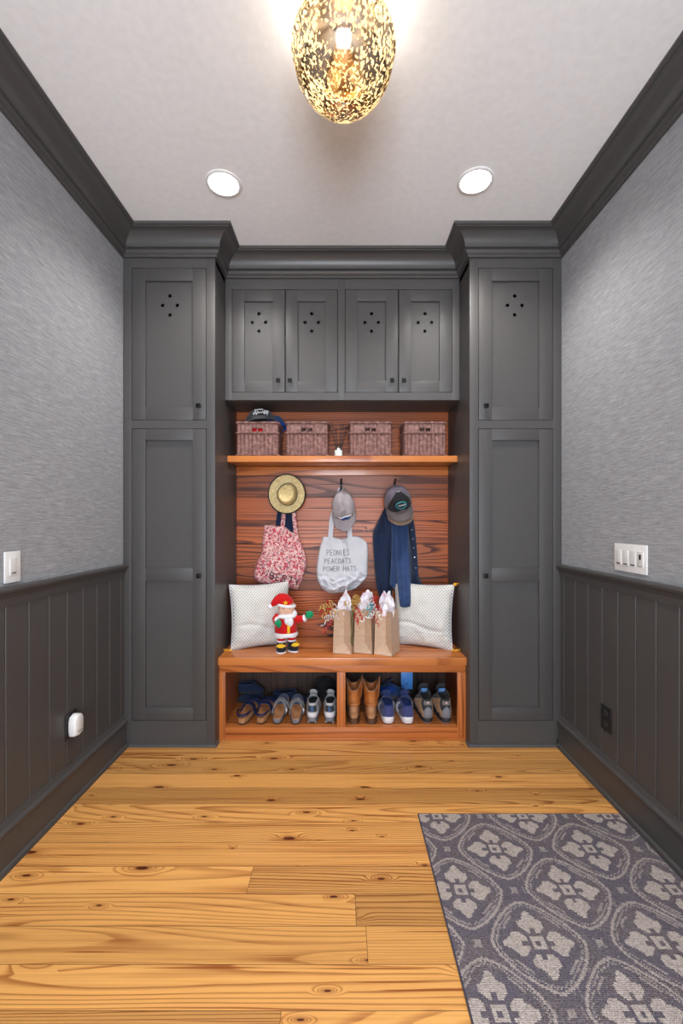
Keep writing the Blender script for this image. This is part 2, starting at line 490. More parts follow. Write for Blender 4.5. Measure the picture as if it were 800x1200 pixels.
SOLEW = paint('white_rubber', (.75, .75, .76), .5); SOLEB = paint('black_rubber', (.02, .02, .022), .6); SOLEG = paint('grey_rubber', (.2, .2, .22), .6)
DKGREY = cloth('charcoal_cloth', srgb(58, 58, 62)); MIDGREY = cloth('grey_cloth', srgb(128, 122, 120)); BLACKC = cloth('black_cloth', (.012, .012, .014))
LTGREY = cloth('light_grey_mesh', srgb(196, 196, 198)); TANCL = cloth('tan_nubuck', srgb(186, 142, 96)); OFFW = cloth('off_white_canvas', srgb(200, 200, 205), .9, 700, .06)
REDC = cloth('red_felt', srgb(196, 18, 22), .9); WHITEC = cloth('white_plush', srgb(232, 232, 236), .95, 500, .08); GREENC = cloth('green_felt', srgb(20, 142, 92), .9)
YEL = cloth('yellow_felt', srgb(232, 186, 40)); SKIN = cloth('skin_felt', srgb(232, 186, 160)); MUSTARD = cloth('mustard_yarn', srgb(220, 160, 40))
CAPGREY = cloth('cap_grey_twill', srgb(160, 152, 154)); MESHG = cloth('cap_mauve_grey_mesh', srgb(96, 88, 100)); BRIMG = cloth('cap_brim_grey', srgb(92, 84, 84)); CAPTAN = cloth('cap_tan_edge', srgb(140, 118, 98))
INK = paint('black_print', (.02, .02, .022), .7); INKG = paint('grey_print', (.09, .09, .095), .8)
TEAL = paint('teal_thread', srgb(60, 160, 170), .7); WTHREAD = paint('white_thread', (.8, .8, .8), .8); BLUELBL = paint('blue_label', srgb(40, 80, 150), .7); SKYLBL = paint('light_blue_label', srgb(90, 150, 220), .7)
PINKDOT = paint('pale_pink_tab', srgb(240, 200, 186), .6); REDR = paint('red_ribbon', srgb(190, 20, 28), .3); GOLDR = paint('gold_ribbon', srgb(190, 150, 80), .3); WHITER = paint('white_ribbon', (.8, .78, .75), .3); OLIVER = paint('olive_cord', srgb(96, 96, 44), .7)
REED = paint('dark_reed', (.012, .01, .009), .7); BOTTLE = paint('pale_bottle', srgb(214, 222, 214), .15)
# ------------------------------------------------------------------ the room shell
def struct(mb, name, mat, label, cat, parent=None, smooth=False, **k):
    o = mb.build(name, mat, parent, smooth=smooth, **k)
    if parent is None: tag(o, label, cat, kind='structure')
    return o
struct(MB().box(-W-.1, W+.1, FRONT_Y-.1, BACK_Y+.1, -.05, 0), 'floor', FLOORM, 'knotty yellow pine plank floor', 'floor')
struct(MB().box(-W-.1, W+.1, FRONT_Y-.1, BACK_Y+.1, CEIL, CEIL+.05), 'ceiling', CEILM, 'plain off-white painted ceiling', 'ceiling')
struct(MB().box(-W-.1, -W, FRONT_Y, BACK_Y+.1, 0, CEIL), 'wall_left', PAPER, 'left wall in grey grasscloth wallpaper', 'wall')
struct(MB().box(W, W+.1, FRONT_Y, BACK_Y+.1, 0, CEIL), 'wall_right', PAPER, 'right wall in grey grasscloth wallpaper', 'wall')
# boarded back wall: horizontal boards with v-grooves
bw = MB(); zs = []; ring = [(BACK_Y+.1, 0)]
prof = [(BACK_Y+.1, 0.0), (BACK_Y, 0.0)]
for k in range(-2, 9):
    z = 1.4754-.163*7 + .163*k + .0
    if .05 < z < CEIL-.05: prof += [(BACK_Y, z-.0026), (BACK_Y+.004, z-.0008), (BACK_Y+.004, z+.0008), (BACK_Y, z+.0026)]
prof += [(BACK_Y, CEIL), (BACK_Y+.1, CEIL)]
bw.loft([[Vector((x, y, z)) for y, z in prof] for x in (-W, W)])
struct(bw, 'wall_back', WALLWOOD, 'back wall of the nook lined with red-brown stained boards', 'wall')
# wall behind the camera with a glazed double door
DW, DH = 1.1, 2.45
struct(MB().box(-W, -DW, FRONT_Y-.1, FRONT_Y, 0, CEIL).box(DW, W, FRONT_Y-.1, FRONT_Y, 0, CEIL).box(-DW, DW, FRONT_Y-.1, FRONT_Y, DH, CEIL), 'wall_front', PAPER, 'wall behind the viewer in grey grasscloth', 'wall')
dr = MB()
for x in (-DW, -.04, DW-.1): dr.box(x, x+.1 if x != -.04 else .04, FRONT_Y-.07, FRONT_Y-.02, 0, DH)
for z in (0.001, .8, 1.58, DH-.1): dr.box(-DW, DW, FRONT_Y-.065, FRONT_Y-.025, z, z+(.22 if z < .1 else .04 if z < 2 else .1))
door = struct(dr, 'door_1', GREY, 'glazed double door behind the viewer', 'door')
struct(MB().box(-DW+.05, DW-.05, FRONT_Y-.049, FRONT_Y-.043, .1, DH-.05), 'glass_pane', GLASS, None, None, parent=door)

# crown moulding: one run along both walls and round the cabinets
z0 = CEIL
CR = [(-.01, 2.828), (.014, 2.828), (.014, 2.842), (.021, 2.845), (.025, 2.850), (.030, 2.858), (.0275, 2.866), (.022, 2.870), (.030, 2.872), (.036, 2.874)]
CR += [(.036+.07*(1-math.cos(a)), 2.874+.07*math.sin(a)) for a in [PI/2*k/10 for k in range(1, 11)]]
CR += [(.106, 2.950), (.115, 2.952), (.119, 2.957), (.119, CEIL-.0005), (-.01, CEIL-.0005)]
crown_path = [(-W, FRONT_Y), (-W, CAB_Y), (-NOOK, CAB_Y), (-NOOK, BRIDGE_Y), (NOOK, BRIDGE_Y), (NOOK, CAB_Y), (W, CAB_Y), (W, FRONT_Y)]
struct(MB().sweep(crown_path, CR), 'trim_1', GREY_TRIM, 'dark grey coved crown moulding running round the ceiling', 'moulding', smooth=True, angle=30)
BASE = [(-.005, 0.0005), (.034, 0.0005), (.034, .006), (.030, .016), (.021, .021), (.021, .140), (.028, .143), (.031, .150), (.029, .158), (.020, .163), (.015, .172), (.013, .184), (-.005, .186)]
RAIL = [(-.005, .982), (.010, .982), (.012, 1.012), (.019, 1.022), (.021, 1.030), (.028, 1.033), (.033, 1.040), (.034, 1.049), (.030, 1.057), (-.005, 1.058)]
for side, path, n, nm in ((-1, [(-W, FRONT_Y), (-W, CAB_Y)], 2, 'left'), (1, [(W, CAB_Y), (W, FRONT_Y)], 3, 'right')):
    struct(MB().sweep(path, BASE), 'baseboard_%s' % nm, GREY, 'tall grey baseboard with moulded cap along the %s wall' % nm, 'baseboard', smooth=True, angle=30)
    struct(MB().sweep(path, RAIL), 'trim_%d' % n, GREY_TRIM, 'grey chair rail along the %s wall' % nm, 'chair rail', smooth=True, angle=30)
    # beadboard: vertical boards with v-grooves between
    pr = [(FRONT_Y, 0.0), (FRONT_Y, .008)]; ys = []
    y = 2.481 if side < 0 else 2.479
    while y > FRONT_Y+.05: ys.append(y); y -= .1216
    for y in sorted(ys): pr += [(y-.0045, .008), (y-.001, .003), (y+.001, .003), (y+.0045, .008)]
    pr += [(CAB_Y, .008), (CAB_Y, 0.0)]
    rings = [[Vector((side*(W-d+(0.004 if d == 0 else 0)), yy, z)) for yy, d in pr] for z in (.17, 1.0)]
    mb = MB(); mb.loft(rings)
    struct(mb, 'trim_%d' % (n+2), GREY, 'grey grooved board wainscot on the %s wall' % nm, 'wainscot')

# ------------------------------------------------------------------ cabinets
def knob(door, x, y, z):
    k = MB(); k.lathe([(.006, 0), (.005, -.012), (.006, -.016)], 12, (x, y, z), 'Y'); k.box(x-.0125, x+.0125, y-.026, y-.015, z-.0125, z+.0125, .003)
    return k.build('knob', IRON, door, label='small square black knob')
def door(parent, x0, x1, z0, z1, yf, rails, holes=None, kn=None, stile=.076, g=.003):
    x0 += g; x1 -= g; z0 += g; z1 -= g; t = .02
    d = MB(); bv = .0012
    d.box(x0, x0+stile, yf, yf+t, z0, z1, bv); d.box(x1-stile, x1, yf, yf+t, z0, z1, bv)
    for a, b in rails: d.box(x0+stile-.0005, x1-stile+.0005, yf, yf+t, a, b, bv)
    for (a, b), (a2, b2) in zip(rails, rails[1:]):
        hs = holes if (holes and a2 == rails[-1][0]) else []
        d.holed(x0+stile-.003, x1-stile+.003, b-.003, a2+.003, yf+.014, yf+.0185, hs, .0105)
    o = d.build('door', GREY, parent, angle=25)
    if kn: knob(o, kn[0], yf, kn[1])
    return o
def carcass(mb, x0, x1, y, z0, z1, back, shelves=()):
    mb.box(x0, x0+.018, y+.021, back, z0, z1); mb.box(x1-.018, x1, y+.021, back, z0, z1)
    mb.box(x0+.018, x1-.018, back-.012, back, z0, z1)
    for z in (z0, z1-.018)+tuple(shelves): mb.box(x0+.018, x1-.018, y+.03, back-.012, z, z+.018)
def tall(side):
    nm = 'left' if side < 0 else 'right'
    t = thing('tall_cabinet', 'tall grey two-door cabinet on the %s of the bench' % nm, 'cabinet', (side*(W+NOOK)/2, CAB_Y, 0), group='tall grey cabinets flanking the bench')
    sx = lambda a, b: (a, b) if side < 0 else (-b, -a)
    m = MB()
    X0, X1 = sx(-W+.002, -NOOK)
    carcass(m, X0, X1, CAB_Y, 0.001, 2.83, BACK_Y-.008, (1.86,))
    bv = .001
    m.box(*sx(-W+.002, -1.219), CAB_Y, CAB_Y+.022, 0.001, 2.95, bv); m.box(*sx(-.7875, -NOOK), CAB_Y, CAB_Y+.022, 0.001, 2.95, bv)
    for a, b in ((.001, .151), (1.843, 1.891), (2.773, 2.95)): m.box(*sx(-1.2195, -.787), CAB_Y+.0002, CAB_Y+.0215, a, b)
    m.box(*sx(-NOOK-.018, -NOOK), CAB_Y+.021, BRIDGE_Y+.03, 2.8, 2.95)
    m.build('body', GREY, t, angle=25)
    q = MB(); pr = [(-.004, .001), (.012, .001), (.0115, .008), (.008, .014), (0, .017), (-.004, .017)]
    path = [(-1.235, CAB_Y), (-NOOK, CAB_Y), (-NOOK, 2.572)] if side < 0 else [(NOOK, 2.572), (NOOK, CAB_Y), (1.235, CAB_Y)]
    q.sweep(path, pr); q.build('toe_moulding', GREY_TRIM, t, angle=30)
    xa, xb = sx(-1.219, -.7875); cx = (xa+xb)/2
    kx = xb-.04 if side < 0 else xa+.04
    hz = 2.773-.2105; hs = [(cx, hz+.055), (cx, hz-.055), (cx-.0425, hz), (cx+.0425, hz)]
    door(t, xa, xb, 1.891, 2.773, CAB_Y, [(1.891+.002, 1.967), (2.698, 2.771)], hs, (kx, 1.97))
    door(t, xa, xb, .151, 1.843, CAB_Y, [(.153, .227), (.957, 1.036), (1.775, 1.841)], None, (kx+(.002 if side < 0 else -.002), .991))
tall(-1); tall(1)
bt = thing('wall_cabinet', 'wide grey four-door cabinet above the shelf of baskets', 'cabinet', (0, BRIDGE_Y, 2.068))
m = MB(); NX = NOOK-.001
carcass(m, -NX, NX, BRIDGE_Y, 2.068, 2.83, BACK_Y-.008)
m.box(-.015, .003, BRIDGE_Y+.03, BACK_Y-.02, 2.086, 2.81)
for a, b in ((-NX, -.694), (-.028, .016), (.6895, NX)): m.box(a, b, BRIDGE_Y, BRIDGE_Y+.022, 2.068, 2.95, .001)
for a, b in ((2.068, 2.115), (2.763, 2.95)): m.box(-.6945, .69, BRIDGE_Y+.0002, BRIDGE_Y+.0215, a, b)
m.build('body', GREY, bt, angle=25)
for a, b, s in ((-.694, -.359, 1), (-.359, -.028, -1), (.016, .353, 1), (.353, .6895, -1)):
    cx = (a+b)/2; hz = 2.562
    door(bt, a, b, 2.115, 2.763, BRIDGE_Y, [(2.117, 2.188), (2.689, 2.761)], [(cx, hz+.055), (cx, hz-.055), (cx-.0425, hz), (cx+.0425, hz)], (b-.042 if s > 0 else a+.022+.01, 2.187))
# ------------------------------------------------------------------ shelf and bench
sh = thing('wall_shelf', 'orange pine shelf holding the row of wicker baskets', 'shelf', (0, 2.9, 1.686))
MB().box(-NOOK+.001, NOOK-.001, 2.784, BACK_Y-.001, 1.686, 1.726, .003).build('board', SHELFM, sh)
MB().box(-NOOK+.001, NOOK-.001, BACK_Y-.02, BACK_Y-.001, 1.625, 1.6855, .003).build('cleat', BENCHZ, sh)
be = thing('storage_bench', 'built-in pine bench with two open shoe cubbies', 'bench', (0, 2.8, 0))
BX = NOOK-.001
MB().box(-BX, BX, 2.574, BACK_Y-.001, .4520, .497, .0045).build('seat', BENCHH, be)
FY = 2.598
f = MB(); f.box(-BX, BX, FY, FY+.022, .4045, .4475, .0015); f.box(-.6985, .687, FY+.0003, FY+.0217, .006, .074, .0015)
f.build('rail', BENCHZ, be)
for a, b in ((-BX, -.698), (-.032, .018), (.6866, BX)): MB().box(a, b, FY-.0003, FY+.0223, .006 if a < -.5 or a > .5 else .0742, .4043, .0015).build('stile', BENCHV, be)
MB().box(-BX, BX, FY-.008, FY+.002, .0005, .012, .003).build('shoe_moulding', BENCHZ, be)
MB().box(-BX+.001, BX-.001, FY+.022, BACK_Y-.02, .05, .0735).build('cubby_floor', BENCHH, be)
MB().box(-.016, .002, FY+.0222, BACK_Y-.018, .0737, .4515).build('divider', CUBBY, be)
for s in (-1, 1): MB().box(*sorted((s*BX, s*(BX-.02))), FY+.0222, BACK_Y-.018, .0737, .4515).build('side_panel', BENCHV, be)
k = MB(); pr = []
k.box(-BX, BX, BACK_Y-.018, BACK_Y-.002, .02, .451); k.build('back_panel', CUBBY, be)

# ------------------------------------------------------------------ lights fitted to the ceiling, and fill spots added under it
LENS = emit('led_lens', (1, .97, .92), 9.0)
def ceiling_spot(x, y, label, energy, vis=True):
    t = thing('recessed_light', label, 'ceiling light', (x, y, CEIL), group='recessed ceiling lights')
    m = MB(); m.lathe([(.088, -.0005), (.088, -.004), (.083, -.007), (.073, -.006), (.071, -.001), (.071, .0)], 40, (x, y, CEIL), cap0=False, cap1=False); m.build('trim_ring', WHITE, t)
    MB().lathe([(.0712, -.0015), (.05, -.003), (.02, -.0035)], 40, (x, y, CEIL)).build('lens', LENS, t)
    L = bpy.data.lights.new('ceiling_spot', 'SPOT'); L.energy = energy; L.spot_size = math.radians(140); L.spot_blend = .8; L.shadow_soft_size = .07; L.color = (1, .965, .92)
    o = bpy.data.objects.new('ceiling_spot', L); C.objects.link(o); o.location = (x, y, CEIL-.03)
ceiling_spot(-.583, 2.139, 'round white recessed ceiling light nearer the left tall cabinet', 33)
ceiling_spot(.649, 2.123, 'round white recessed ceiling light nearer the right tall cabinet', 33)
for x in (-.6, .62):  # unseen fill spots added behind the camera, without fittings
    L = bpy.data.lights.new('ceiling_spot', 'SPOT'); L.energy = 42; L.spot_size = math.radians(140); L.spot_blend = .8; L.shadow_soft_size = .07; L.color = (1, .965, .92)
    o = bpy.data.objects.new('ceiling_spot', L); C.objects.link(o); o.location = (x, -.6, CEIL-.03)

# ------------------------------------------------------------------ pendant
PX, PY = .004, 1.40
pe = thing('pendant_light', 'large mercury-glass jar pendant close to the ceiling', 'ceiling light', (PX, PY, CEIL))
prof = [(.161*math.sin(a)**.94, 2.802-.160*math.cos(a)) for a in [PI/2*(k+.6)/20 for k in range(20)]]
prof += [(.1615, 2.803), (.1655, 2.808), (.167, 2.814)] + [(.167*math.cos(a)**.9, 2.814+.122*math.sin(a)) for a in [.9*k/12 for k in range(1, 13)]]
MB().lathe([(r, z) for r, z in prof], 64, (PX, PY, 0), cap1=False).build('glass_shade', MERCURY, pe, label='speckled gold mercury glass shade')
MB().lathe([(.105, 2.905), (.112, 2.905), (.114, 2.909), (.112, 2.915), (.105, 2.915), (.105, 2.905)], 48, (PX, PY, 0), cap0=False, cap1=False).build('rim_band', BRASS, pe)
MB().lathe([(.07, CEIL-.0005), (.07, CEIL-.014), (.06, CEIL-.02), (.012, CEIL-.024), (.008, CEIL-.03), (.008, 2.85), (.024, 2.875), (.024, 2.87), (.024, 2.83)], 32, (PX, PY, 0)).build('canopy', BRASS, pe)
for a in (0.5, 2.6, 4.7):
    d = Vector((math.cos(a), math.sin(a), 0)); c = Vector((PX, PY, 0))
    MB().tube([c+d*.01+Vector((0, 0, 2.93)), c+d*.085+Vector((0, 0, 2.922)), c+d*.109+Vector((0, 0, 2.91))], .004).build('shade_arm', BRASS, pe)
BULBM = emit('bulb_glow', (1, .8, .5), 2.0)
for k in range(3):
    a = 2*PI*k/3+.3; c = (PX+.045*math.cos(a), PY+.045*math.sin(a), 2.755)
    MB().ball(c, .023, (1, 1, 1.5), 16, 10).build('bulb', BULBM, pe)
for z, e in ((2.74, .5), (2.90, 5)):
    L = bpy.data.lights.new('pendant_bulb', 'POINT'); L.energy = e; L.shadow_soft_size = .05; L.color = (1, .92, .82)
    o = bpy.data.objects.new('pendant_bulb', L); C.objects.link(o); o.location = (PX, PY, z)

# daylight through the glazed door behind the camera
L = bpy.data.lights.new('daylight', 'AREA'); L.shape = 'RECTANGLE'; L.size = 1.5; L.size_y = 1.5; L.energy = 72; L.color = (.80, .89, 1.0)
o = bpy.data.objects.new('daylight', L); C.objects.link(o); o.location = (0, FRONT_Y-.2, 1.55); o.rotation_euler = (PI/2, 0, 0)
# added fill lamp outside that door, aimed up to brighten the ceiling
L = bpy.data.lights.new('upward_fill', 'AREA'); L.shape = 'RECTANGLE'; L.size = 5.0; L.size_y = 4.0; L.energy = 460; L.color = (.93, .96, 1.0)
o = bpy.data.objects.new('upward_fill', L); C.objects.link(o); o.location = (0, -4.6, -.05); o.rotation_euler = (math.radians(180-35), 0, 0)
wd = bpy.data.worlds.new('sky'); bpy.context.scene.world = wd; wd.use_nodes = True
wd.node_tree.nodes['Background'].inputs[0].default_value = (.62, .78, 1, 1); wd.node_tree.nodes['Background'].inputs[1].default_value = 1.2

# ------------------------------------------------------------------ wall plates, outlets, rug
def plate_yz(mb, side, y0, y1, z0, z1, base, t=.006): mb.box(*sorted((side*base, side*(base-t))), y0, y1, z0, z1, .002); return mb
sw = thing('light_switch', 'single white rocker switch on the left wall above the chair rail', 'light switch', (-W, 1.671, 1.128))
plate_yz(MB(), -1, 1.632, 1.711, 1.069, 1.188, W).build('plate', WHITE, sw)
r = MB(); r.box(-W+.005, -W+.009, 1.654, 1.689, 1.096, 1.162, .0015); r.build('rocker', WHITE2, sw)
MB().box(-W+.0085, -W+.0100, 1.662, 1.682, 1.104, 1.108).build('indicator', BLACKP, sw)
s4 = thing('switch_bank', 'four-gang white switch plate on the right wall above the chair rail', 'light switch', (W, 1.917, 1.142))
plate_yz(MB(), 1, 1.809, 2.024, 1.079, 1.203, W).build('plate', WHITE, s4)
for i in range(4):
    yc = 2.024-.0345-.0485*i
    if i < 3:
        MB().box(W-.009, W-.005, yc-.017, yc+.017, 1.108, 1.174, .0015).build('rocker', WHITE2, s4)
        MB().box(W-.0102, W-.0085, yc-.012, yc+.012, 1.111, 1.1165).build('indicator', DKGREY, s4)
    else:
        MB().box(W-.009, W-.005, yc-.017, yc+.017, 1.108, 1.174, .0015).build('dimmer', WHITE2, s4)
        MB().box(W-.0115, W-.0085, yc-.0055, yc+.0055, 1.141, 1.162, .001).build('dimmer_slider', BLACKP, s4)
        MB().box(W-.0098, W-.0085, yc-.012, yc+.012, 1.113, 1.1148).build('indicator', SOLEG, s4)
PW = W-.008
def outlet(side, y0, y1, label):
    t = thing('wall_outlet', label, 'outlet', (side*PW, (y0+y1)/2, .362), group='black wall outlets')
    plate_yz(MB(), side, y0, y1, .304, .42, PW, .005).build('plate', BLACKP, t)
    for z in (.337, .387):
        MB().lathe([(.016, 0), (.016, .0025), (.012, .003)], 20, (side*(PW-.005), (y0+y1)/2, z), 'X').xf(Matrix.Identity(4)).build('socket', SOLEB, t) if side < 0 else \
        MB().lathe([(.016, 0), (.016, -.0025), (.012, -.003)], 20, (side*(PW-.005), (y0+y1)/2, z), 'X').build('socket', SOLEB, t)
    return t
outlet(-1, 1.979, 2.061, 'black wall outlet on the left wainscot behind a white plug-in')
outlet(1, 2.038, 2.119, 'black wall outlet low on the right wainscot')
pi_ = thing('plug_in_device', 'white rounded plug-in device on the left wall outlet', 'plug-in', (-PW+.0055, 2.02, .34))
# rounded shield shape, extruded away from the wall
sh_ = [(-.03, .318), (.0, .310), (.030, .318), (.033, .345), (.033, .385), (.024, .404), (.0, .412), (-.024, .404), (-.033, .385), (-.033, .345)]
q = MB(); rings = []
for d, s in ((.0082, .9), (.012, 1), (.034, 1), (.041, .93), (.044, .8)):
    rings.append([Vector((-PW+d, 2.022+a*s, .362+(b-.362)*s)) for a, b in sh_])
q.loft(rings); q.build('body', WHITE, pi_, angle=50)
MB().box(-PW+.0425, -PW+.0455, 2.004, 2.040, .332, .335).build('seam', SOLEG, pi_)
# outlet inside the cubby, bluish light painted into its white plate
ob = thing('cubby_outlet', 'outlet plate with painted bluish light on the back of the right cubby', 'outlet', (.4475, BACK_Y-.018, .2))
MB().box(.407, .487, BACK_Y-.0245, BACK_Y-.0182, .142, .262, .002).build('plate', BLUE_LIT, ob)
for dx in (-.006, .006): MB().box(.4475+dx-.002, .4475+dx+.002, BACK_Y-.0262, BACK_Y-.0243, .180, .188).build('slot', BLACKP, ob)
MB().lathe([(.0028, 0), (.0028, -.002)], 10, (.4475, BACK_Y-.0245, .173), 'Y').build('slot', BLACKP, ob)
rg = thing('area_rug', 'grey and cream woven rug with flower lattice on the right of the floor', 'rug', (.78, 1.165, 0))
MB().box(-.443, .447, -.76, .763, .0008, .009, .003).build('pile', RUG, rg, local=True)
e_ = MB(); zz = .0052
e_.tube([(-.443, -.76, zz), (-.443, .763, zz), (.447, .763, zz), (.447, -.76, zz)], .0042, 8, closed=True); e_.build('edge_binding', cloth('rug_binding', srgb(62, 58, 70)), rg, local=True)
# ================================================================== things on the shelf
def twist_loop(mb, pts, r, off, turns, seg=6, n=260, strands=2):
    """rope: strands twisted round a closed path"""
    P = [Vector(p) for p in pts]; L = [0.0]
    for a, b in zip(P, P[1:]+P[:1]): L.append(L[-1]+(b-a).length)
    tot = L[-1]
    def at_(d):
        d %= tot; i = 0
        while i < len(P)-1 and L[i+1] < d: i += 1
        a, b = P[i], P[(i+1) % len(P)]; t = (d-L[i])/(L[i+1]-L[i]); return a.lerp(b, t), (b-a).normalized()
    for k in range(strands):
        out = []
        for j in range(n):
            p, d = at_(tot*j/n); a = 2*PI*turns*j/n + 2*PI*k/strands
            nrm = Vector((d.y, -d.x, 0)); out.append(p + nrm*off*math.cos(a) + Vector((0, 0, off*math.sin(a))))
        mb.tube(out, r, seg, closed=True)
def rrect(w, d, r, n=5):
    out = []
    for cx, cy, a0 in ((w/2-r, -d/2+r, -PI/2), (w/2-r, d/2-r, 0), (-w/2+r, d/2-r, PI/2), (-w/2+r, -d/2+r, PI)):
        for k in range(n+1): a = a0+PI/2*k/n; out.append((cx+r*math.cos(a), cy+r*math.sin(a)))
    return out
BWD, BDP, BHT = .272, .205, .222
def make_basket():
    t = thing('wicker_basket', '', 'basket')
    P = [Vector((x, y, 0)) for x, y in rrect(BWD, BDP, .016)]
    L = [0.0]
    for a, b in zip(P, P[1:]+P[:1]): L.append(L[-1]+(b-a).length)
    tot = L[-1]; NU, NV = 264, 66
    def base(u):
        d = (u*tot) % tot; i = 0
        while i < len(P)-1 and L[i+1] <= d: i += 1
        a, b = P[i], P[(i+1) % len(P)]; f = (d-L[i])/max(1e-9, L[i+1]-L[i]); dd = (b-a).normalized()
        return a.lerp(b, f), Vector((dd.y, -dd.x, 0))
    pit = tot/36
    def fn(u, v):
        p, n = base(u); z = .006+v*(BHT-.012); row = int(v*33)
        ph = u*36*PI
        s = abs(math.sin(ph)); w = math.sin(v*33*2*PI)
        over = math.sin(ph+PI*row)
        dsp = .0085*s**.6 + .0015*w + .0010*over
        if v > .70: dsp = .0045*s**.6+.002*w+.003
        return p*(1.0) + n*(dsp-.009) + Vector((0, 0, z))
    def skip(u, v):
        p, n = base(u); z = v*BHT
        return abs(n.y) > .9 and .004 < abs(p.x) < .036 and .158 < z < .186
    m = MB(); m.grid(fn, NU, NV, skip); bmesh.ops.remove_doubles(m.bm, verts=m.bm.verts, dist=1e-5)
    m.build('woven_body', WICKER, t, local=True, mods=(SOLID(.005),))
    m = MB(); loop = [Vector((p.x, p.y, BHT-.006)) for p in P]
    twist_loop(m, loop, .0046, .0042, 46); m.build('rim', WICKER, t, local=True)
    for z, nm, tn in ((.150, 'middle_braid', 50), (.008, 'base_braid', 46)):
        m = MB(); twist_loop(m, [Vector((p.x*1.012, p.y*1.014, z)) for p in P], .0036, .0032, tn); m.build(nm, WICKER, t, local=True)
    m = MB(); m.box(-BWD/2+.01, BWD/2-.01, -BDP/2+.01, BDP/2-.01, .002, .007); m.build('base', WICKER, t, local=True)
    for s in (-1, 1):
        m = MB(); y = s*(BDP/2-.004)
        m.tube([(-.039, y, .157), (.039, y, .157), (.039, y, .187), (-.039, y, .187)], .0032, 6, closed=True); m.tube([(0, y, .157), (0, y, .187)], .0038, 6)
        m.build('hand_hole_frame', WICKER, t, local=True)
    return t
G = 'wicker baskets on the shelf'
basket = make_basket(); SY = 2.91; SZ = 1.7262
basket.location = (-.549, SY, SZ); tag(basket, 'brown wicker basket with dark caps piled on top, leftmost on the shelf', None, G)
dup(basket, (-.229, SY, SZ), None, 'brown wicker basket between the cap-topped basket and the reed diffuser', G)
dup(basket, (.182, SY, SZ), None, 'brown wicker basket just right of the reed diffuser', G)
dup(basket, (.533, SY, SZ), None, 'brown wicker basket at the right end of the shelf', G)
# folded red cloth inside the first basket
t = MB(); t.grid(lambda u, v: Vector((-.549+(u-.5)*.24, SY+(v-.5)*.17, SZ+.19+.018*math.cos((u-.5)*3)*math.cos((v-.5)*3)+.006*nz((u*4, v*4, 1)))), 20, 16)
o = t.build('folded_cloth', REDC, mods=(SOLID(.18),)); tag(o, 'dark red folded cloth inside the basket under the caps', 'cloth')

# reed diffuser
rd = thing('reed_diffuser', 'small pale reed diffuser between the two middle wicker baskets', 'diffuser', (-.025, 2.86, SZ))
MB().lathe([(.023, 0), (.026, .003), (.026, .040), (.023, .046), (.012, .049)], 24).build('bottle', BOTTLE, rd, local=True)
MB().lathe([(.011, .047), (.0115, .049), (.0115, .061), (.007, .062)], 20).build('collar', WHITE, rd, local=True)
for k, (a, b) in enumerate(((-.058, .02), (-.042, -.02), (-.02, .03), (.018, -.03), (.034, .02), (.05, -.01), (.064, .025))):
    MB().tube([(a*.06, b*.06, .01), (a, b, .215+.012*math.sin(k*2.1))], .0026, 6).build('reed', REED, rd, local=True)

# ------------------------------------------------------------------ caps
def cap_dome(a, b, h, taper=0.0, wr=0.0, seed=0):
    def f(th, v, k=1.0):
        ph = v*PI/2; c = math.cos(ph)**.8; x = a*k*c*math.cos(th); y = b*k*c*math.sin(th); z = h*k*math.sin(ph)**.9
        if taper: x *= 1-taper*(y/b)
        if wr: n = nz((x*26+seed, y*18, z*12)); d = Vector((x, y, z)); d = d*(1+wr*n); return d
        return Vector((x, y, z))
    return f
def make_cap(label, crown_m, brim_m, a=.08, b=.1, h=.11, taper=0., wr=0., brim=.07, droop=.03, front=None, seed=0, group=None):
    t = thing('baseball_cap', label, 'cap', group=group)
    f = cap_dome(a, b, h, taper, wr, seed)
    m = MB(); m.grid(lambda u, v: f(2*PI*u, v*.985), 48, 14); bmesh.ops.remove_doubles(m.bm, verts=m.bm.verts, dist=1e-5)
    m.build('crown', crown_m, t, local=True, mods=(SOLID(.003), SUB(1)))
    m = MB()
    for k in range(6):
        th = PI/6+k*PI/3; m.tube([f(th, v/12*.97, 1.006) for v in range(13)], .0011, 5)
    m.build('seam', crown_m, t, local=True)
    def bf(u, v):
        th = -PI/2+(u-.5)*2.35; p = f(th, .0, .985); w = math.cos((u-.5)*PI)**.55
        q = Vector((p.x*(1+.06*v), p.y-brim*v*w, .004-droop*(p.x/a)**2*v*1.0-.25*droop*v*v)); return q
    m = MB(); m.grid(bf, 26, 9); m.build('brim', brim_m, t, local=True, mods=(SOLID(.004, 0), SUB(1)))
    m = MB(); m.ball((f(0, .999)), .0055, (1, 1, .6), 12, 8); m.build('top_button', crown_m, t, local=True)
    if front:
        def ff(u, v):
            w = 1.15*(1-.5*v); return f(-PI/2+(u-.5)*2*w, .02+v*.88, 1.022)
        m = MB(); m.grid(ff, 18, 12); m.build('front_panel', front, t, local=True, mods=(SOLID(.002), SUB(1)))
    return t, f
def turn(o, loc, ax, roll=0., yaw=0.):
    """tip about X, then roll about the viewing axis, then yaw"""
    Mx = Matrix.Rotation(yaw, 3, 'Z') @ Matrix.Rotation(roll, 3, 'Y') @ Matrix.Rotation(ax, 3, 'X')
    o.rotation_euler = Mx.to_euler(); o.location = loc
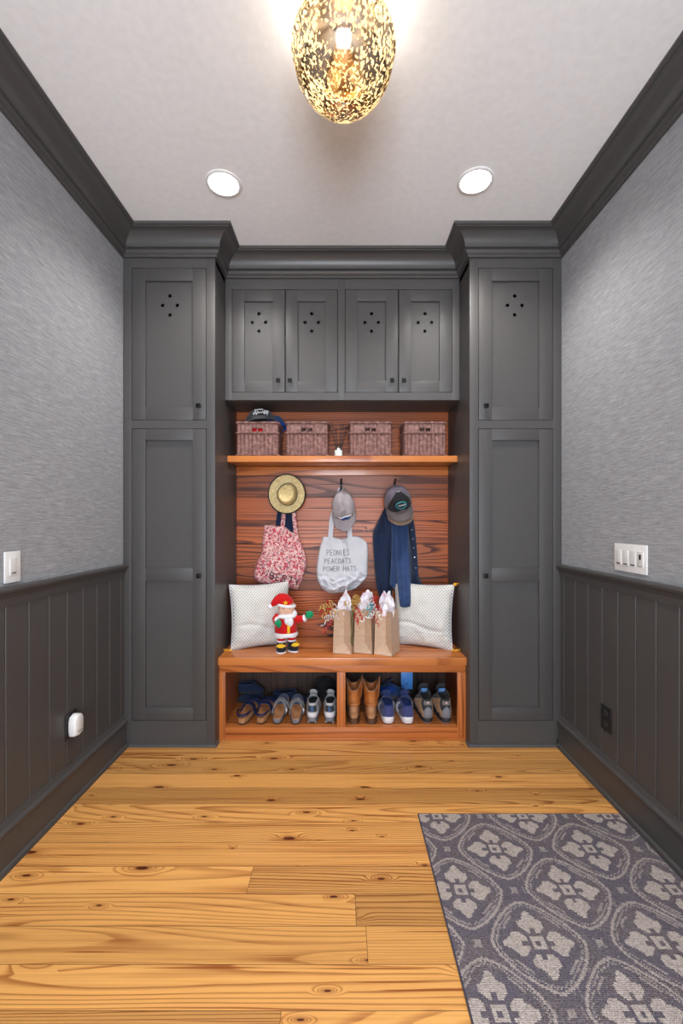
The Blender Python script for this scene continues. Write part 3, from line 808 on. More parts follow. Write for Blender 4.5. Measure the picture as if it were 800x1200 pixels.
# dark cap on the basket, its back towards the room
c1, f1 = make_cap('charcoal cap with white script lying on the leftmost wicker basket', DKGREY, DKGREY, .082, .094, .09, 0, .05, .06, .02, seed=3)
turn(c1, (-.538, 2.885, 1.953), 0.10, 0.10, PI+.12); c1.scale = (1.22, 1.05, .98)
m = MB()   # white script on the cap
sq = []
for i in range(34):
    u = i/33; th = PI/2+.62-u*1.05; v = .30+.14*math.sin(u*38)*(.6+.4*math.sin(u*9))
    sq.append(f1(th, v, 1.035))
m.tube(sq, .0022, 5)
m.tube([f1(PI/2+.35-u*.1, .56+.05*math.sin(u*.8), 1.035) for u in range(9)], .003, 6)
m.build('white_script', WTHREAD, c1, local=True)
m = MB(); m.grid(lambda u, v: f1(PI/2-.1+(u-.5)*.8, .18+v*.22*math.sin(PI*u)**.5, 1.02), 12, 5); m.build('back_opening', BLACKC, c1, local=True, mods=(SOLID(.001),))
c2, f2 = make_cap('royal blue cap behind the charcoal cap on the leftmost basket', NAVY2, NAVY2, .075, .09, .085, 0, .06, .06, .03, seed=8)
c2.children[0].data.materials[0] = ROYAL2
turn(c2, (-.452, 2.945, 1.953), -.05, .25, 1.9)
c2.scale = (.72, .72, .8)

# ================================================================== hooks and what hangs from them
def make_hook():
    t = thing('coat_hook', '', 'hook')
    m = MB(); m.prism([(-.008, -.034), (.008, -.034), (.010, -.028), (.006, .0), (.010, .028), (.008, .034), (-.008, .034), (-.010, .028), (-.006, 0), (-.010, -.028)], -.005, -.0005); m.build('back_plate', IRON, t, local=True)
    m = MB(); m.tube([(0, -.004, .02), (0, -.03, .022), (0, -.048, .032), (0, -.054, .046)], [.0045, .0042, .004, .004]); m.ball((0, -.054, .048), .0075); m.build('upper_prong', IRON, t, local=True)
    m = MB(); m.tube([(0, -.004, -.014), (0, -.022, -.028), (0, -.036, -.026), (0, -.042, -.012)], [.0045, .0042, .004, .004]); m.ball((0, -.042, -.010), .0065); m.build('lower_prong', IRON, t, local=True)
    return t
HG = 'black coat hooks on the boarded wall'
hk = make_hook(); HZ = 1.545
hk.location = (.364, BACK_Y, HZ); tag(hk, 'black iron coat hook above the trucker cap', None, HG)
dup(hk, (-.008, BACK_Y, HZ), None, 'black iron coat hook above the plain grey cap', HG)
dup(hk, (-.376, BACK_Y, HZ), None, 'black iron coat hook behind the straw hat', HG)

# straw hat, crown towards the room
hat = thing('straw_hat', 'straw fedora with black brim edge hung above the pink tote', 'hat', (-.379, 2.975, 1.492))
def brimf(u, v):
    a = 2*PI*u; r = lerp(.066, .129, v)
    y = -.004-.012*v*v + .010*math.cos(2*a+.5)*v*v
    return Vector((r*math.cos(a)*.97, y, r*math.sin(a)*1.03))
def tear(a, r):   # teardrop crown outline, pinched to upper right
    k = 1 + .16*max(0, math.cos(a-1.05))**3 - .03*math.cos(2*a)
    return r*k
rings = []
for i, (r, y) in enumerate(((.067, -.004), (.066, -.02), (.063, -.045), (.060, -.068), (.057, -.084), (.051, -.094), (.044, -.096), (.036, -.090), (.026, -.083), (.012, -.080), (.002, -.079))):
    sx = .006 if i > 2 else 0
    rings.append([Vector((.004+tear(2*PI*k/48, r)*math.cos(2*PI*k/48), y, -.006+tear(2*PI*k/48, r)*math.sin(2*PI*k/48)*1.02)) for k in range(48)])
m = MB(); m.loft(rings, cap0=False, cap1=True); m.build('crown', STRAW, hat, local=True, mods=(SUB(1),))
m = MB(); m.grid(brimf, 64, 8); bmesh.ops.remove_doubles(m.bm, verts=m.bm.verts, dist=1e-5); m.build('brim', STRAW, hat, local=True, mods=(SOLID(.003, 0),))
m = MB(); m.tube([brimf(k/64, 1.0) for k in range(64)], .0042, 8, closed=True); m.build('brim_binding', BLACKC, hat, local=True)
m = MB(); m.loft([[p*1.0+Vector(((p.x-.004)*.03, dy, (p.z+.006)*.03)) for p in rings[0]] for dy in (-.002, -.018)], False, False); m.build('hat_band', DKGREY, hat, local=True, mods=(SOLID(.0015, 1),))
m = MB(); m.tube([Vector((tear(2*PI*k/48, .046)*math.cos(2*PI*k/48)+.004, -.097, tear(2*PI*k/48, .046)*math.sin(2*PI*k/48)*1.02-.006)) for k in range(48)], .0022, 6, closed=True); m.build('crown_ridge', STRAW, hat, local=True)

# plain grey cap on the middle hook, peak down
c3, f3 = make_cap('plain grey cap with small blue tag on the middle hook', CAPGREY, CAPGREY, .079, .108, .085, .25, .17, .078, .03, seed=21)
turn(c3, (.006, 2.955, 1.420), PI/2, -.07)
m = MB(); m.grid(lambda u, v: f3(-PI/2+.16+(u-.5)*.70, .18+v*.2, 1.05), 8, 3); m.build('blue_tag', BLUELBL, c3, local=True, mods=(SOLID(.0015),))
m = MB(); m.tube([f3(-PI/2+.10+(k/10-.5)*1.1, .43, 1.04) for k in range(11)], .003, 6); m.build('white_piping', WTHREAD, c3, local=True)
m = MB(); m.ribbon([f3(PI/2+.45, .01, 1.0), Vector((0, .122, .02)), f3(PI/2-.45, .01, 1.0)], (0, 0, 1), .014, .002); m.build('back_strap', DKGREY, c3, local=True)

# trucker cap with a second cap nested under it on the right hook
CG = 'caps on the right hook'
c4, f4 = make_cap('grey mesh trucker cap with black front and oval patch', MESHG, BRIMG, .092, .10, .125, .05, .03, .072, .04, front=BLACKC, seed=5)
turn(c4, (.374, 2.945, 1.432), .80, -.2, .04)
def on4(x, z, k):    # patch coordinates on the front of the dome
    return f4(-PI/2+x, z, k)
m = MB(); pts = [(math.cos(2*PI*k/28), math.sin(2*PI*k/28)) for k in range(28)]
m.grid(lambda u, v: f4(-PI/2+.02+.40*v*math.cos(2*PI*u), .30+.135*v*math.sin(2*PI*u), 1.045), 28, 4); m.build('patch', BLACKP, c4, local=True, mods=(SOLID(.001),))
m = MB(); m.tube([f4(-PI/2+.02+.40*a, .30+.135*b, 1.05) for a, b in pts], .0018, 6, closed=True); m.tube([f4(-PI/2+.02+.33*a, .30+.105*b, 1.052) for a, b in pts], .0009, 6, closed=True); m.build('patch_border', TEAL, c4, local=True)
m = MB()
for i in range(6):
    x = -.22+i*.09; m.tube([f4(-PI/2+.02+x, .265+.015*(i % 2), 1.056), f4(-PI/2+.02+x+.035, .335, 1.056), f4(-PI/2+.02+x+.07, .27, 1.056)], .0016, 5)
m.build('patch_script', WTHREAD, c4, local=True)
m = MB(); m.tube([f4(-PI/2-.95, .05, 1.03)]+[f4(-PI/2+(k/10-.5)*2*(1-.62*1), .02+.86, 1.028) for k in (0, 5, 10)]+[f4(-PI/2+.95, .05, 1.03)], .0014, 5); m.build('panel_stitching', WTHREAD, c4, local=True)
c5, f5 = make_cap('tan-edged grey cap nested under the trucker cap', BRIMG, CAPTAN, .088, .095, .112, .05, .03, .072, .04, seed=6)
turn(c5, (.380, 2.957, 1.402), .80, -.2, .04)

# ------------------------------------------------------------------ cloth panels
PX0, PY0, F = 401.0, 612.0, 510.0
def q(px, py, Y): return Vector(((px-PX0)*Y/F, Y, CAM_Z-(py-PY0)*Y/F))
def cloth_patch(top, bot, left, right, Yf, thick, fold, nu=40, nv=50):
    """closed, padded cloth panel. Yf(v) depth of its back face; thick(u,v) padding; fold(u,v) relief"""
    Y0 = 2.97
    conv = lambda L: [q(x, y, Y0) for x, y in L]
    S = coons(conv(top), conv(bot), conv(left), conv(right))
    def edge(u): return (1-abs(2*u-1)**9)**.5
    def front(u, v):
        p = S(u, v); Yb = Yf(u, v); e = edge(u)*edge(v)
        d = (thick(u, v)+fold(u, v))*e
        yy = Yb-max(d, 0.0); return Vector((p.x*yy/Y0, yy, CAM_Z+(p.z-CAM_Z)*yy/Y0))
    def back(u, v):
        p = S(u, v); Yb = Yf(u, v); return Vector((p.x*Yb/Y0, Yb+.0025*edge(u)*edge(v), CAM_Z+(p.z-CAM_Z)*Yb/Y0))
    m = MB(); m.grid(front, nu, nv); m.grid(back, nu, nv); bmesh.ops.remove_doubles(m.bm, verts=m.bm.verts, dist=2e-4)
    return m, front
GL = dict(P=[[(0, 0), (0, 1)], [(0, 1), (.4, .95), (.5, .75), (.35, .52), (0, .48)]], E=[[(.5, 1), (0, 1), (0, 0), (.5, 0)], [(0, .5), (.4, .5)]],
          O=[[(.27+.27*math.cos(a), .5+.48*math.sin(a)) for a in [2*PI*k/12 for k in range(13)]]], N=[[(0, 0), (0, 1), (.5, 0), (.5, 1)]], I=[[(.12, 0), (.12, 1)]],
          S=[[(.5, .88), (.28, 1), (.04, .8), (.25, .53), (.48, .27), (.26, 0), (0, .12)]], A=[[(0, 0), (.26, 1), (.52, 0)], [(.1, .36), (.42, .36)]],
          C=[[(.3+.28*math.cos(a), .5+.48*math.sin(a)) for a in [.8+k*.47 for k in range(11)]]], T=[[(0, 1), (.56, 1)], [(.28, 1), (.28, 0)]],
          W=[[(0, 1), (.15, 0), (.3, .7), (.45, 0), (.62, 1)]], R=[[(0, 0), (0, 1)], [(0, 1), (.4, .95), (.48, .75), (.35, .52), (0, .5)], [(.2, .5), (.52, 0)]],
          H=[[(0, 0), (0, 1)], [(.5, 0), (.5, 1)], [(0, .5), (.5, .5)]], B=[[(0, 0), (0, 1)], [(0, 1), (.38, .95), (.42, .7), (.3, .53), (0, .5)], [(.3, .53), (.52, .3), (.42, .05), (0, 0)]], Y=[[(0, 1), (.27, .5), (.54, 1)], [(.27, .5), (.27, 0)]])
def write(bm_src, text, x0, z0, x1, z1, h, r, mat, parent, name='lettering'):
    """hand-drawn capitals laid on the cloth from (x0,z0) to (x1,z1)"""
    bvh = BVHTree.FromBMesh(bm_src); m = MB(); n = len(text); dx, dz = (x1-x0)/n, (z1-z0)/n
    L = math.hypot(dx, dz); ex, ez = dx/L, dz/L
    for i, ch in enumerate(text):
        if ch == ' ': continue
        for st in GL[ch]:
            P = []
            for a, b in zip(st, st[1:]):
                for k in range(4): P.append((lerp(a[0], b[0], k/4), lerp(a[1], b[1], k/4)))
            P.append(st[-1]); out = []
            for a, b in P:
                lx, lz = i*L+a*L*1.35, b*h
                x, z = x0+lx*ex-lz*ez, z0+lx*ez+lz*ex
                hit = bvh.ray_cast(Vector((x, 0, z)), Vector((0, 1, 0)))[0]
                if hit: out.append(hit-Vector((0, .0008, 0)))
            if len(out) > 1: m.tube(out, r, 5)
    return m.build(name, mat, parent)

# navy cloth behind the floral tote
nv_ = thing('navy_scarf', 'dark navy scarf hanging behind the pink floral tote', 'scarf', tuple(q(333, 600, 3.0)))
m, _ = cloth_patch([(327, 588), (335, 587), (345, 588)], [(320, 640), (335, 642), (349, 640)], [(327, 588), (323, 612), (320, 640)], [(345, 588), (346, 612), (349, 640)], lambda u, v: 3.028, lambda u, v: .010, lambda u, v: .004*math.sin(u*22), 24, 20)
m.build('cloth', NAVY, nv_)
# pink floral tote
pt = thing('tote_bag', 'pink floral print tote bag hanging under the straw hat', 'bag', tuple(q(330, 616, 2.99)))
fold = lambda u, v: .007*math.sin(u*9+2*v)*v + .008*nz((u*3.5, v*2.5, 4)) + .004*nz((u*9, v*4, 1)) - .008*math.exp(-((u-.16-.05*v)/.05)**2)
m, _ = cloth_patch([(310, 615.3), (322, 616), (333, 617), (341, 623), (348.7, 625)], [(296.7, 674.7), (303, 683), (320, 686.3), (335, 688.8), (348.7, 691.3)],
                   [(310, 615.3), (307.5, 633), (306, 648), (300, 661), (296.7, 674.7)], [(348.7, 625), (354, 639), (357.8, 650), (359.3, 660), (355.5, 676), (348.7, 691.3)],
                   lambda u, v: 3.012+.01*v, lambda u, v: .022+.03*v, fold, 50, 60)
src = m.bm.copy()
m.build('bag_body', FLORAL, pt)
a, b = q(312, 677.5, 2.96), q(352, 688.5, 2.96)
write(src, 'BERTY', q(314.8, 678.3, 2.955).x, q(314.8, 678.3, 2.955).z, q(351, 687.5, 2.955).x, q(351, 687.5, 2.955).z, .046, .0034, INK, pt)
w_ = MB(); bvh = BVHTree.FromBMesh(src); pp = [bvh.ray_cast(Vector((q(x, y, 2.955).x, 0, q(x, y, 2.955).z)), Vector((0, 1, 0)))[0] for x, y in ((311.6, 676), (312.6, 672.5), (314, 669.5))]
w_.tube([p-Vector((0, .0008, 0)) for p in pp if p], .0024, 5); w_.build('lettering', INK, pt)
src.free()
for P in ([(336, 582), (334, 592), (332.4, 602.7), (330.7, 620)], [(338, 582), (341, 592), (344.4, 602.7), (346.7, 627)]):
    m = MB(); m.ribbon([q(x, y, 2.995) for x, y in P], (1, 0, 0), .028, .003); m.build('handle', FLORAL, pt)
# off-white canvas tote
ct = thing('tote_bag', 'off-white canvas tote bag with hand-lettered text under the grey cap', 'bag', tuple(q(400, 630, 2.99)))
def cf(u, v):
    w = smooth01((v-.5)/.4)
    return .004*nz((u*4, v*3, 7)) - .018*math.exp(-((u-.55-.03*v)/.035)**2)*smooth01(1.2-v) + w*(.05*(.35-abs(nz((u*4.5+v*2, v*6-u*2, 3)))*1.6) + .035*(.3-abs(nz((u*8-v*5, v*9, 9)))*1.5)) + .005*math.exp(-((u-.28-.35*v)/.05)**2)*(1-v)
m, _ = cloth_patch([(378.7, 629), (389, 629.3), (400, 631.5), (411, 628.5), (420, 629)], [(377.5, 690), (385, 694.6), (394, 695.2), (405, 693.5), (416.5, 690)],
                   [(378.7, 629), (374, 645), (371, 665), (372, 680), (377.5, 690)], [(420, 629), (430, 637), (430.6, 660), (429, 677), (416.5, 690)],
                   lambda u, v: 3.018, lambda u, v: .018+.03*v, cf, 70, 80)
src = m.bm.copy(); m.build('bag_body', OFFW, ct)
for txt, xa, xb, y, hh in (('PEONIES', 382.8, 410.5, 651.2, .037), ('PEACOATS', 380.0, 412.5, 661.0, .034), ('POWER HATS', 378.6, 418.5, 670.0, .034)):
    A, B = q(xa, y, 2.965), q(xb, y-.6, 2.965); write(src, txt, A.x, A.z, B.x, B.z, hh, .0017, INKG, ct)
src.free()
for P in ([(399, 572), (394, 590), (388.6, 609), (386.6, 633)], [(400, 572), (405, 592), (409.2, 615), (409.8, 633)]):
    m = MB(); m.ribbon([q(x, y, 3.0) for x, y in P], (1, 0, 0), .032, .003); m.build('handle', OFFW, ct)

# shirts on the right hook
ns = thing('navy_shirt', 'dark navy button shirt hanging on the right hook', 'shirt', tuple(q(462, 600, 2.99)))
m, _ = cloth_patch([(452, 592), (457, 590), (464, 589)], [(445.6, 704), (451, 708), (458, 706)], [(452, 592), (443, 610), (436.8, 625), (437.5, 650), (440.5, 685), (445.6, 704)], [(464, 589), (464, 620), (461, 660), (460, 685), (458, 706)],
                   lambda u, v: 3.02, lambda u, v: .028, lambda u, v: .013*math.sin(u*10+v*2)+.008*nz((u*4, v*8, 3)), 36, 50)
m.build('left_front', NAVY, ns)
m, _ = cloth_patch([(468, 589), (474, 590), (481, 596)], [(480, 684), (490, 688), (499.5, 690)], [(468, 589), (474, 612), (478.5, 640), (480, 684)], [(481, 596), (485.8, 617), (488.5, 645), (491, 676), (499.5, 690)],
                   lambda u, v: 3.02-.05*smooth01((v-.5)*2), lambda u, v: .022, lambda u, v: .011*math.sin(u*13)+.008*nz((u*4, v*7, 5)), 30, 50)
m.build('right_front', NAVY, ns)
m, _ = cloth_patch([(449.5, 606), (453, 602), (457, 600)], [(457.5, 645), (458.4, 646.5), (459, 645)], [(449.5, 606), (451.5, 620), (455, 634), (457.5, 645)], [(457, 600), (459.5, 615), (460, 630), (459, 645)],
                   lambda u, v: 2.99, lambda u, v: .008, lambda u, v: 0, 10, 24)
m.build('collar', NAVY, ns)
m, _ = cloth_patch([(479, 607), (481.5, 606), (484, 608)], [(485, 676), (487.5, 677.5), (490, 675)], [(479, 607), (481.5, 630), (484, 655), (485, 676)], [(484, 608), (486.5, 630), (489, 655), (490, 675)],
                   lambda u, v: 2.995-.04*smooth01((v-.5)*2), lambda u, v: .008, lambda u, v: 0, 8, 30)
m.build('placket', NAVY, ns)
for k, (x, y) in enumerate(((482.5, 621), (483.5, 631.5), (484.6, 642), (485.6, 653), (487, 665.5))):
    p = q(x, y, 2.984-.04*smooth01(max(0, (y-641)/35))); MB().lathe([(.0048, 0), (.0048, -.002), (.003, -.0028)], 14, tuple(p), 'Y').build('button', WHITER if k == 3 else SOLEG, ns)
bs = thing('denim_shirt', 'mid-blue cotton shirt hanging in front of the navy shirt', 'shirt', tuple(q(468, 610, 2.96)))
fy = lambda u, v: 2.985-.155*smooth01((v-.3)/.6)
m, _ = cloth_patch([(458, 608), (462, 606), (467, 606)], [(456.4, 686), (461, 689.5), (465.5, 688)], [(458, 608), (458.8, 630), (458, 655), (456.4, 686)], [(467, 606), (466.5, 630), (466, 655), (465.5, 688)],
                   lambda u, v: 2.985-.04*v, lambda u, v: .014, lambda u, v: .009*math.sin(u*8)+.005*nz((u*3, v*9, 2)), 20, 50)
m.build('left_sleeve', NAVY2, bs)
m, _ = cloth_patch([(464, 606), (471, 605), (478, 608)], [(468.5, 711), (475, 712), (481.2, 711)], [(464, 606), (464.8, 640), (464.3, 670), (466.5, 695), (468.5, 711)], [(478, 608), (479.5, 640), (481, 670), (481.4, 695), (481.2, 711)],
                   fy, lambda u, v: .022, lambda u, v: .009*math.sin(u*9+.6)+.011*nz((u*3, v*16, 12))*smooth01((v-.3)*3), 34, 80)
m.build('right_sleeve', NAVY2, bs)
# ================================================================== on the bench
SEAT = .4972
def make_pillow(label, corners, group):
    t = thing('throw_pillow', label, 'pillow', group=group)
    HW, HH, T = .197, .205, .068
    def f(u, v, s):
        a, b = 2*u-1, 2*v-1
        x = HW*a*(1-.075*(1-b*b)*abs(a)**3); z = HH*b*(1-.07*(1-a*a)*abs(b)**3)
        th = T*((1-a**4)*(1-b**4))**.55*(1-.25*(a*a+b*b)/2)
        w = .010*nz((a*2.2+s*5, b*2.6, 3))+.006*nz((a*5, b*9, 8))*smooth01(-b*1.4+.2) - .012*math.exp(-((b+.35+.1*math.sin(a*3))/.05)**2)*(1-a*a)
        return Vector((x, -s*(th+w*min(1, th*30)), z+HH*.95))
    m = MB(); m.grid(lambda u, v: f(u, v, 1), 48, 48); m.grid(lambda u, v: f(u, v, -1), 48, 48); bmesh.ops.remove_doubles(m.bm, verts=m.bm.verts, dist=1e-4)
    m.build('cover', CUSHION, t, local=True)
    m = MB(); edge = [f(k/40, 0, 1) for k in range(40)]+[f(1, k/40, 1) for k in range(40)]+[f(1-k/40, 1, 1) for k in range(40)]+[f(0, 1-k/40, 1) for k in range(40)]
    m.tube(edge, .0032, 6, closed=True); m.build('edge_seam', OFFW, t, local=True)
    for a, b in corners:
        c = f((a+1)/2, (b+1)/2, 1); m = MB(); d = Vector((a*.7, -.25, b*.35 if b > 0 else .05)).normalized()
        m.ball(c+d*.006, .011)
        for k in range(22):
            an = 2*PI*k/22; r = .004+.010*((k*7) % 5)/5; e = c+d*.042+Vector((math.cos(an)*r, math.sin(an)*r*.8, -.012+math.sin(an*2)*r*.5))
            if b < 0: e.z = max(e.z, -.0005+.004)
            m.tube([c+d*.008, (c+d*.026)+Vector((math.cos(an)*r*.9, math.sin(an)*r*.8, 0)), e], .0024, 4)
        m.build('tassel', MUSTARD, t, local=True)
    return t
PG = 'dotted cushions on the bench'
p1 = make_pillow('off-white dotted throw pillow at the left end of the bench', ((-1, -1), (1, -1)), PG)
p1.location = (-.521, 2.815, SEAT+.0065); p1.rotation_euler = (Matrix.Rotation(math.radians(24), 3, 'Z') @ Matrix.Rotation(math.radians(-9), 3, 'X')).to_euler()
p2 = make_pillow('off-white dotted throw pillow at the right end of the bench', ((1, 1), (1, -1)), PG)
p2.location = (.512, 2.815, SEAT+.0065); p2.rotation_euler = (Matrix.Rotation(math.radians(-24), 3, 'Z') @ Matrix.Rotation(math.radians(-9), 3, 'X')).to_euler()

# plush winter doll, waving
dl = thing('plush_doll', 'small plush doll in red coat, red cap and green mittens waving on the bench', 'doll', (-.352, 2.715, SEAT), (0, 0, math.radians(8)))
def px(x, y, Y=0.): return Vector(((x-310)/2330, Y, (860-y)/2330))
def blob(mb, pts, rad, seg=16): mb.tube(pts, rad, seg); return mb
m = MB()   # coat
def ell(cx, cy, rx, ry, z, n=28): return [Vector((cx+rx*math.cos(2*PI*k/n), cy+ry*math.sin(2*PI*k/n), z)) for k in range(n)]
m.loft([ell(0, 0, .060, .05, .104), ell(0, 0, .068, .056, .112), ell(0, 0, .070, .058, .135), ell(0, 0, .066, .055, .165), ell(0, 0, .056, .047, .20), ell(0, 0, .042, .036, .226), ell(0, 0, .02, .02, .236)])
m.build('coat', REDC, dl, local=True)
m = MB(); m.loft([ell(0, 0, .060, .05, .094), ell(0, 0, .073, .061, .097), ell(0, 0, .076, .064, .107), ell(0, 0, .074, .062, .118), ell(0, 0, .064, .053, .121)]); m.build('coat_hem', WHITEC, dl, local=True)
m = MB(); m.ribbon([Vector((.016, -.0585+.004, .122)), Vector((.016, -.0605, .14)), Vector((.016, -.057, .165)), Vector((.014, -.050, .19))], (1, 0, 0), .017, .003); m.build('coat_front', YEL, dl, local=True)
for cx, z0, yoff, yaw in ((-.028, 0.0, 0, -.05), (.036, .006, .012, .5)):
    lg = MB(); blob(lg, [(cx, yoff, .112), (cx, yoff, .085), (cx, yoff, .055)], [.027, .027, .025]); L_ = lg.build('leg', REDC, dl, local=True)
    for z in (.064, .088):
        b = MB(); b.loft([ell(cx, yoff, .0235, .0235, z-.006, 18), ell(cx, yoff, .0285, .0285, z-.004, 18), ell(cx, yoff, .0285, .0285, z+.004, 18), ell(cx, yoff, .0235, .0235, z+.006, 18)]); b.build('stripe', WHITEC, L_, local=True)
    Mz = Matrix.Translation((cx, yoff, z0*0)) @ Matrix.Rotation(yaw, 4, 'Z')
    def shp(s, z, y0=-.062, y1=.028): return [Mz @ Vector((s*.03*math.sin(2*PI*k/24), (y0+y1)/2-(y1-y0)/2*math.cos(2*PI*k/24), z)) for k in range(24)]
    b = MB(); b.loft([shp(1.02, .0005), shp(1.06, .004), shp(1.0, .0085)]); sh2 = b.build('shoe_sole', WHITEC, dl, local=True)
    b = MB(); b.loft([shp(1.0, .0085), shp(1.05, .02), shp(1.0, .034, -.055), shp(.88, .048, -.035), shp(.8, .06, -.024, .025)]); so = b.build('shoe', BLACKC, dl, local=True)
    b = MB(); b.box(-.016, .016, -.004, .004, -.013, .013, .003); b.box(-.027, .027, -.002, .003, -.006, .006, .001); b.xf(Mz @ Matrix.Translation((0, -.047, .045)) @ Matrix.Rotation(-.75, 4, 'X')); b.build('shoe_buckle', YEL, so, local=True)
m = MB(); m.ball((.004, -.004, .264), .050, (1, .95, 1.0), 24, 16); m.build('head', SKIN, dl, local=True)
m = MB(); m.ball((.004, -.055, .262), .010, (1, .9, .9), 12, 8); m.build('nose', SKIN, dl, local=True)
for x in (-.016, .022): MB().ball((x, -.0475, .275), .004, seg=10, ring=8).build('eye', BLACKP, dl, local=True)
m = MB()   # fluffy white scarf bundled under the chin, ends down the chest
def fluff(mb, c, r, sc, amp=.10, fr=60):
    n0 = len(mb.bm.verts); mb.ball(c, r, sc, 28, 18); mb.bm.verts.ensure_lookup_table()
    for v in mb.bm.verts[n0:]: d = v.co-Vector(c); v.co = Vector(c)+d*(1+amp*nz(v.co*fr)+amp*.6*nz(v.co*fr*2.3))
fluff(m, (.006, -.022, .222), .046, (1.25, .95, .42)); fluff(m, (.026, -.050, .196), .024, (.8, .6, 1.5)); fluff(m, (.006, -.052, .204), .022, (.8, .6, 1.3)); fluff(m, (.050, -.010, .232), .024, (.8, 1, 1.1))
m.build('fluffy_scarf', WHITEC, dl, local=True)
cp_ = MB(); rings = []
for i in range(11):
    t_ = i/10; c = poly([(.002, 0, .287), (-.010, 0, .312), (-.036, -.004, .322), (-.066, -.010, .308), (-.088, -.014, .288)], t_); r = keys([(0, .050), (.25, .048), (.5, .038), (.75, .024), (1, .010)], t_)
    dirv = (poly([(.002, 0, .287), (-.010, 0, .312), (-.036, -.004, .322), (-.066, -.010, .308), (-.088, -.014, .288)], min(1, t_+.05))-poly([(.002, 0, .287), (-.010, 0, .312), (-.036, -.004, .322), (-.066, -.010, .308), (-.088, -.014, .288)], max(0, t_-.05))).normalized()
    a = dirv.cross(Vector((0, 1, 0))).normalized(); b = dirv.cross(a); rings.append([c+a*r*math.cos(2*PI*k/22)+b*r*.95*math.sin(2*PI*k/22) for k in range(22)])
cp_.loft(rings); cp = cp_.build('knit_cap', REDC, dl, local=True)
m = MB(); m.tube([(.003+.051*math.cos(2*PI*k/30), -.003+.049*math.sin(2*PI*k/30), .286-.006*math.cos(2*PI*k/30)) for k in range(30)], .0095, 10, closed=True); m.build('cap_trim', WHITEC, cp, local=True)
m = MB(); fluff(m, (-.097, -.014, .281), .0155, (1, 1, 1)); m.build('pompom', WHITEC, cp, local=True)
m = MB(); st = [(.001+(.016 if k % 2 == 0 else .007)*math.sin(PI*k/5), .308+(.016 if k % 2 == 0 else .007)*math.cos(PI*k/5)) for k in range(10)]
m.prism([(x-.004, z) for x, z in st], -.053, -.047); m.build('star', YEL, cp, local=True)
m = MB(); blob(m, [(-.050, -.006, .222), (-.066, -.030, .205), (-.058, -.056, .193)], [.020, .020, .018]); m.build('sleeve', REDC, dl, local=True)
m = MB(); blob(m, [(-.060, -.052, .212), (-.050, -.060, .206)], [.017, .017]); m.build('cuff', WHITEC, dl, local=True)
m = MB(); m.ball((-.044, -.066, .186), .020, (.85, .75, 1.25), 18, 12); m.tube([(-.052, -.064, .2), (-.062, -.068, .192), (-.064, -.070, .184)], [.009, .008, .006], 10); m.build('mitten', GREENC, dl, local=True)
m = MB(); blob(m, [(.045, -.002, .212), (.075, -.012, .196), (.108, -.018, .202)], [.024, .025, .021]); m.build('sleeve', REDC, dl, local=True)
m = MB(); blob(m, [(.106, -.018, .2), (.122, -.020, .208)], [.021, .022]); m.build('cuff', WHITEC, dl, local=True)
m = MB(); m.ball((.146, -.022, .226), .023, (1.15, .7, 1.0), 18, 12, Matrix.Rotation(-.6, 3, 'Y')); m.tube([(.132, -.024, .224), (.131, -.028, .240), (.134, -.030, .246)], [.010, .009, .007], 10); m.build('mitten', GREENC, dl, local=True)

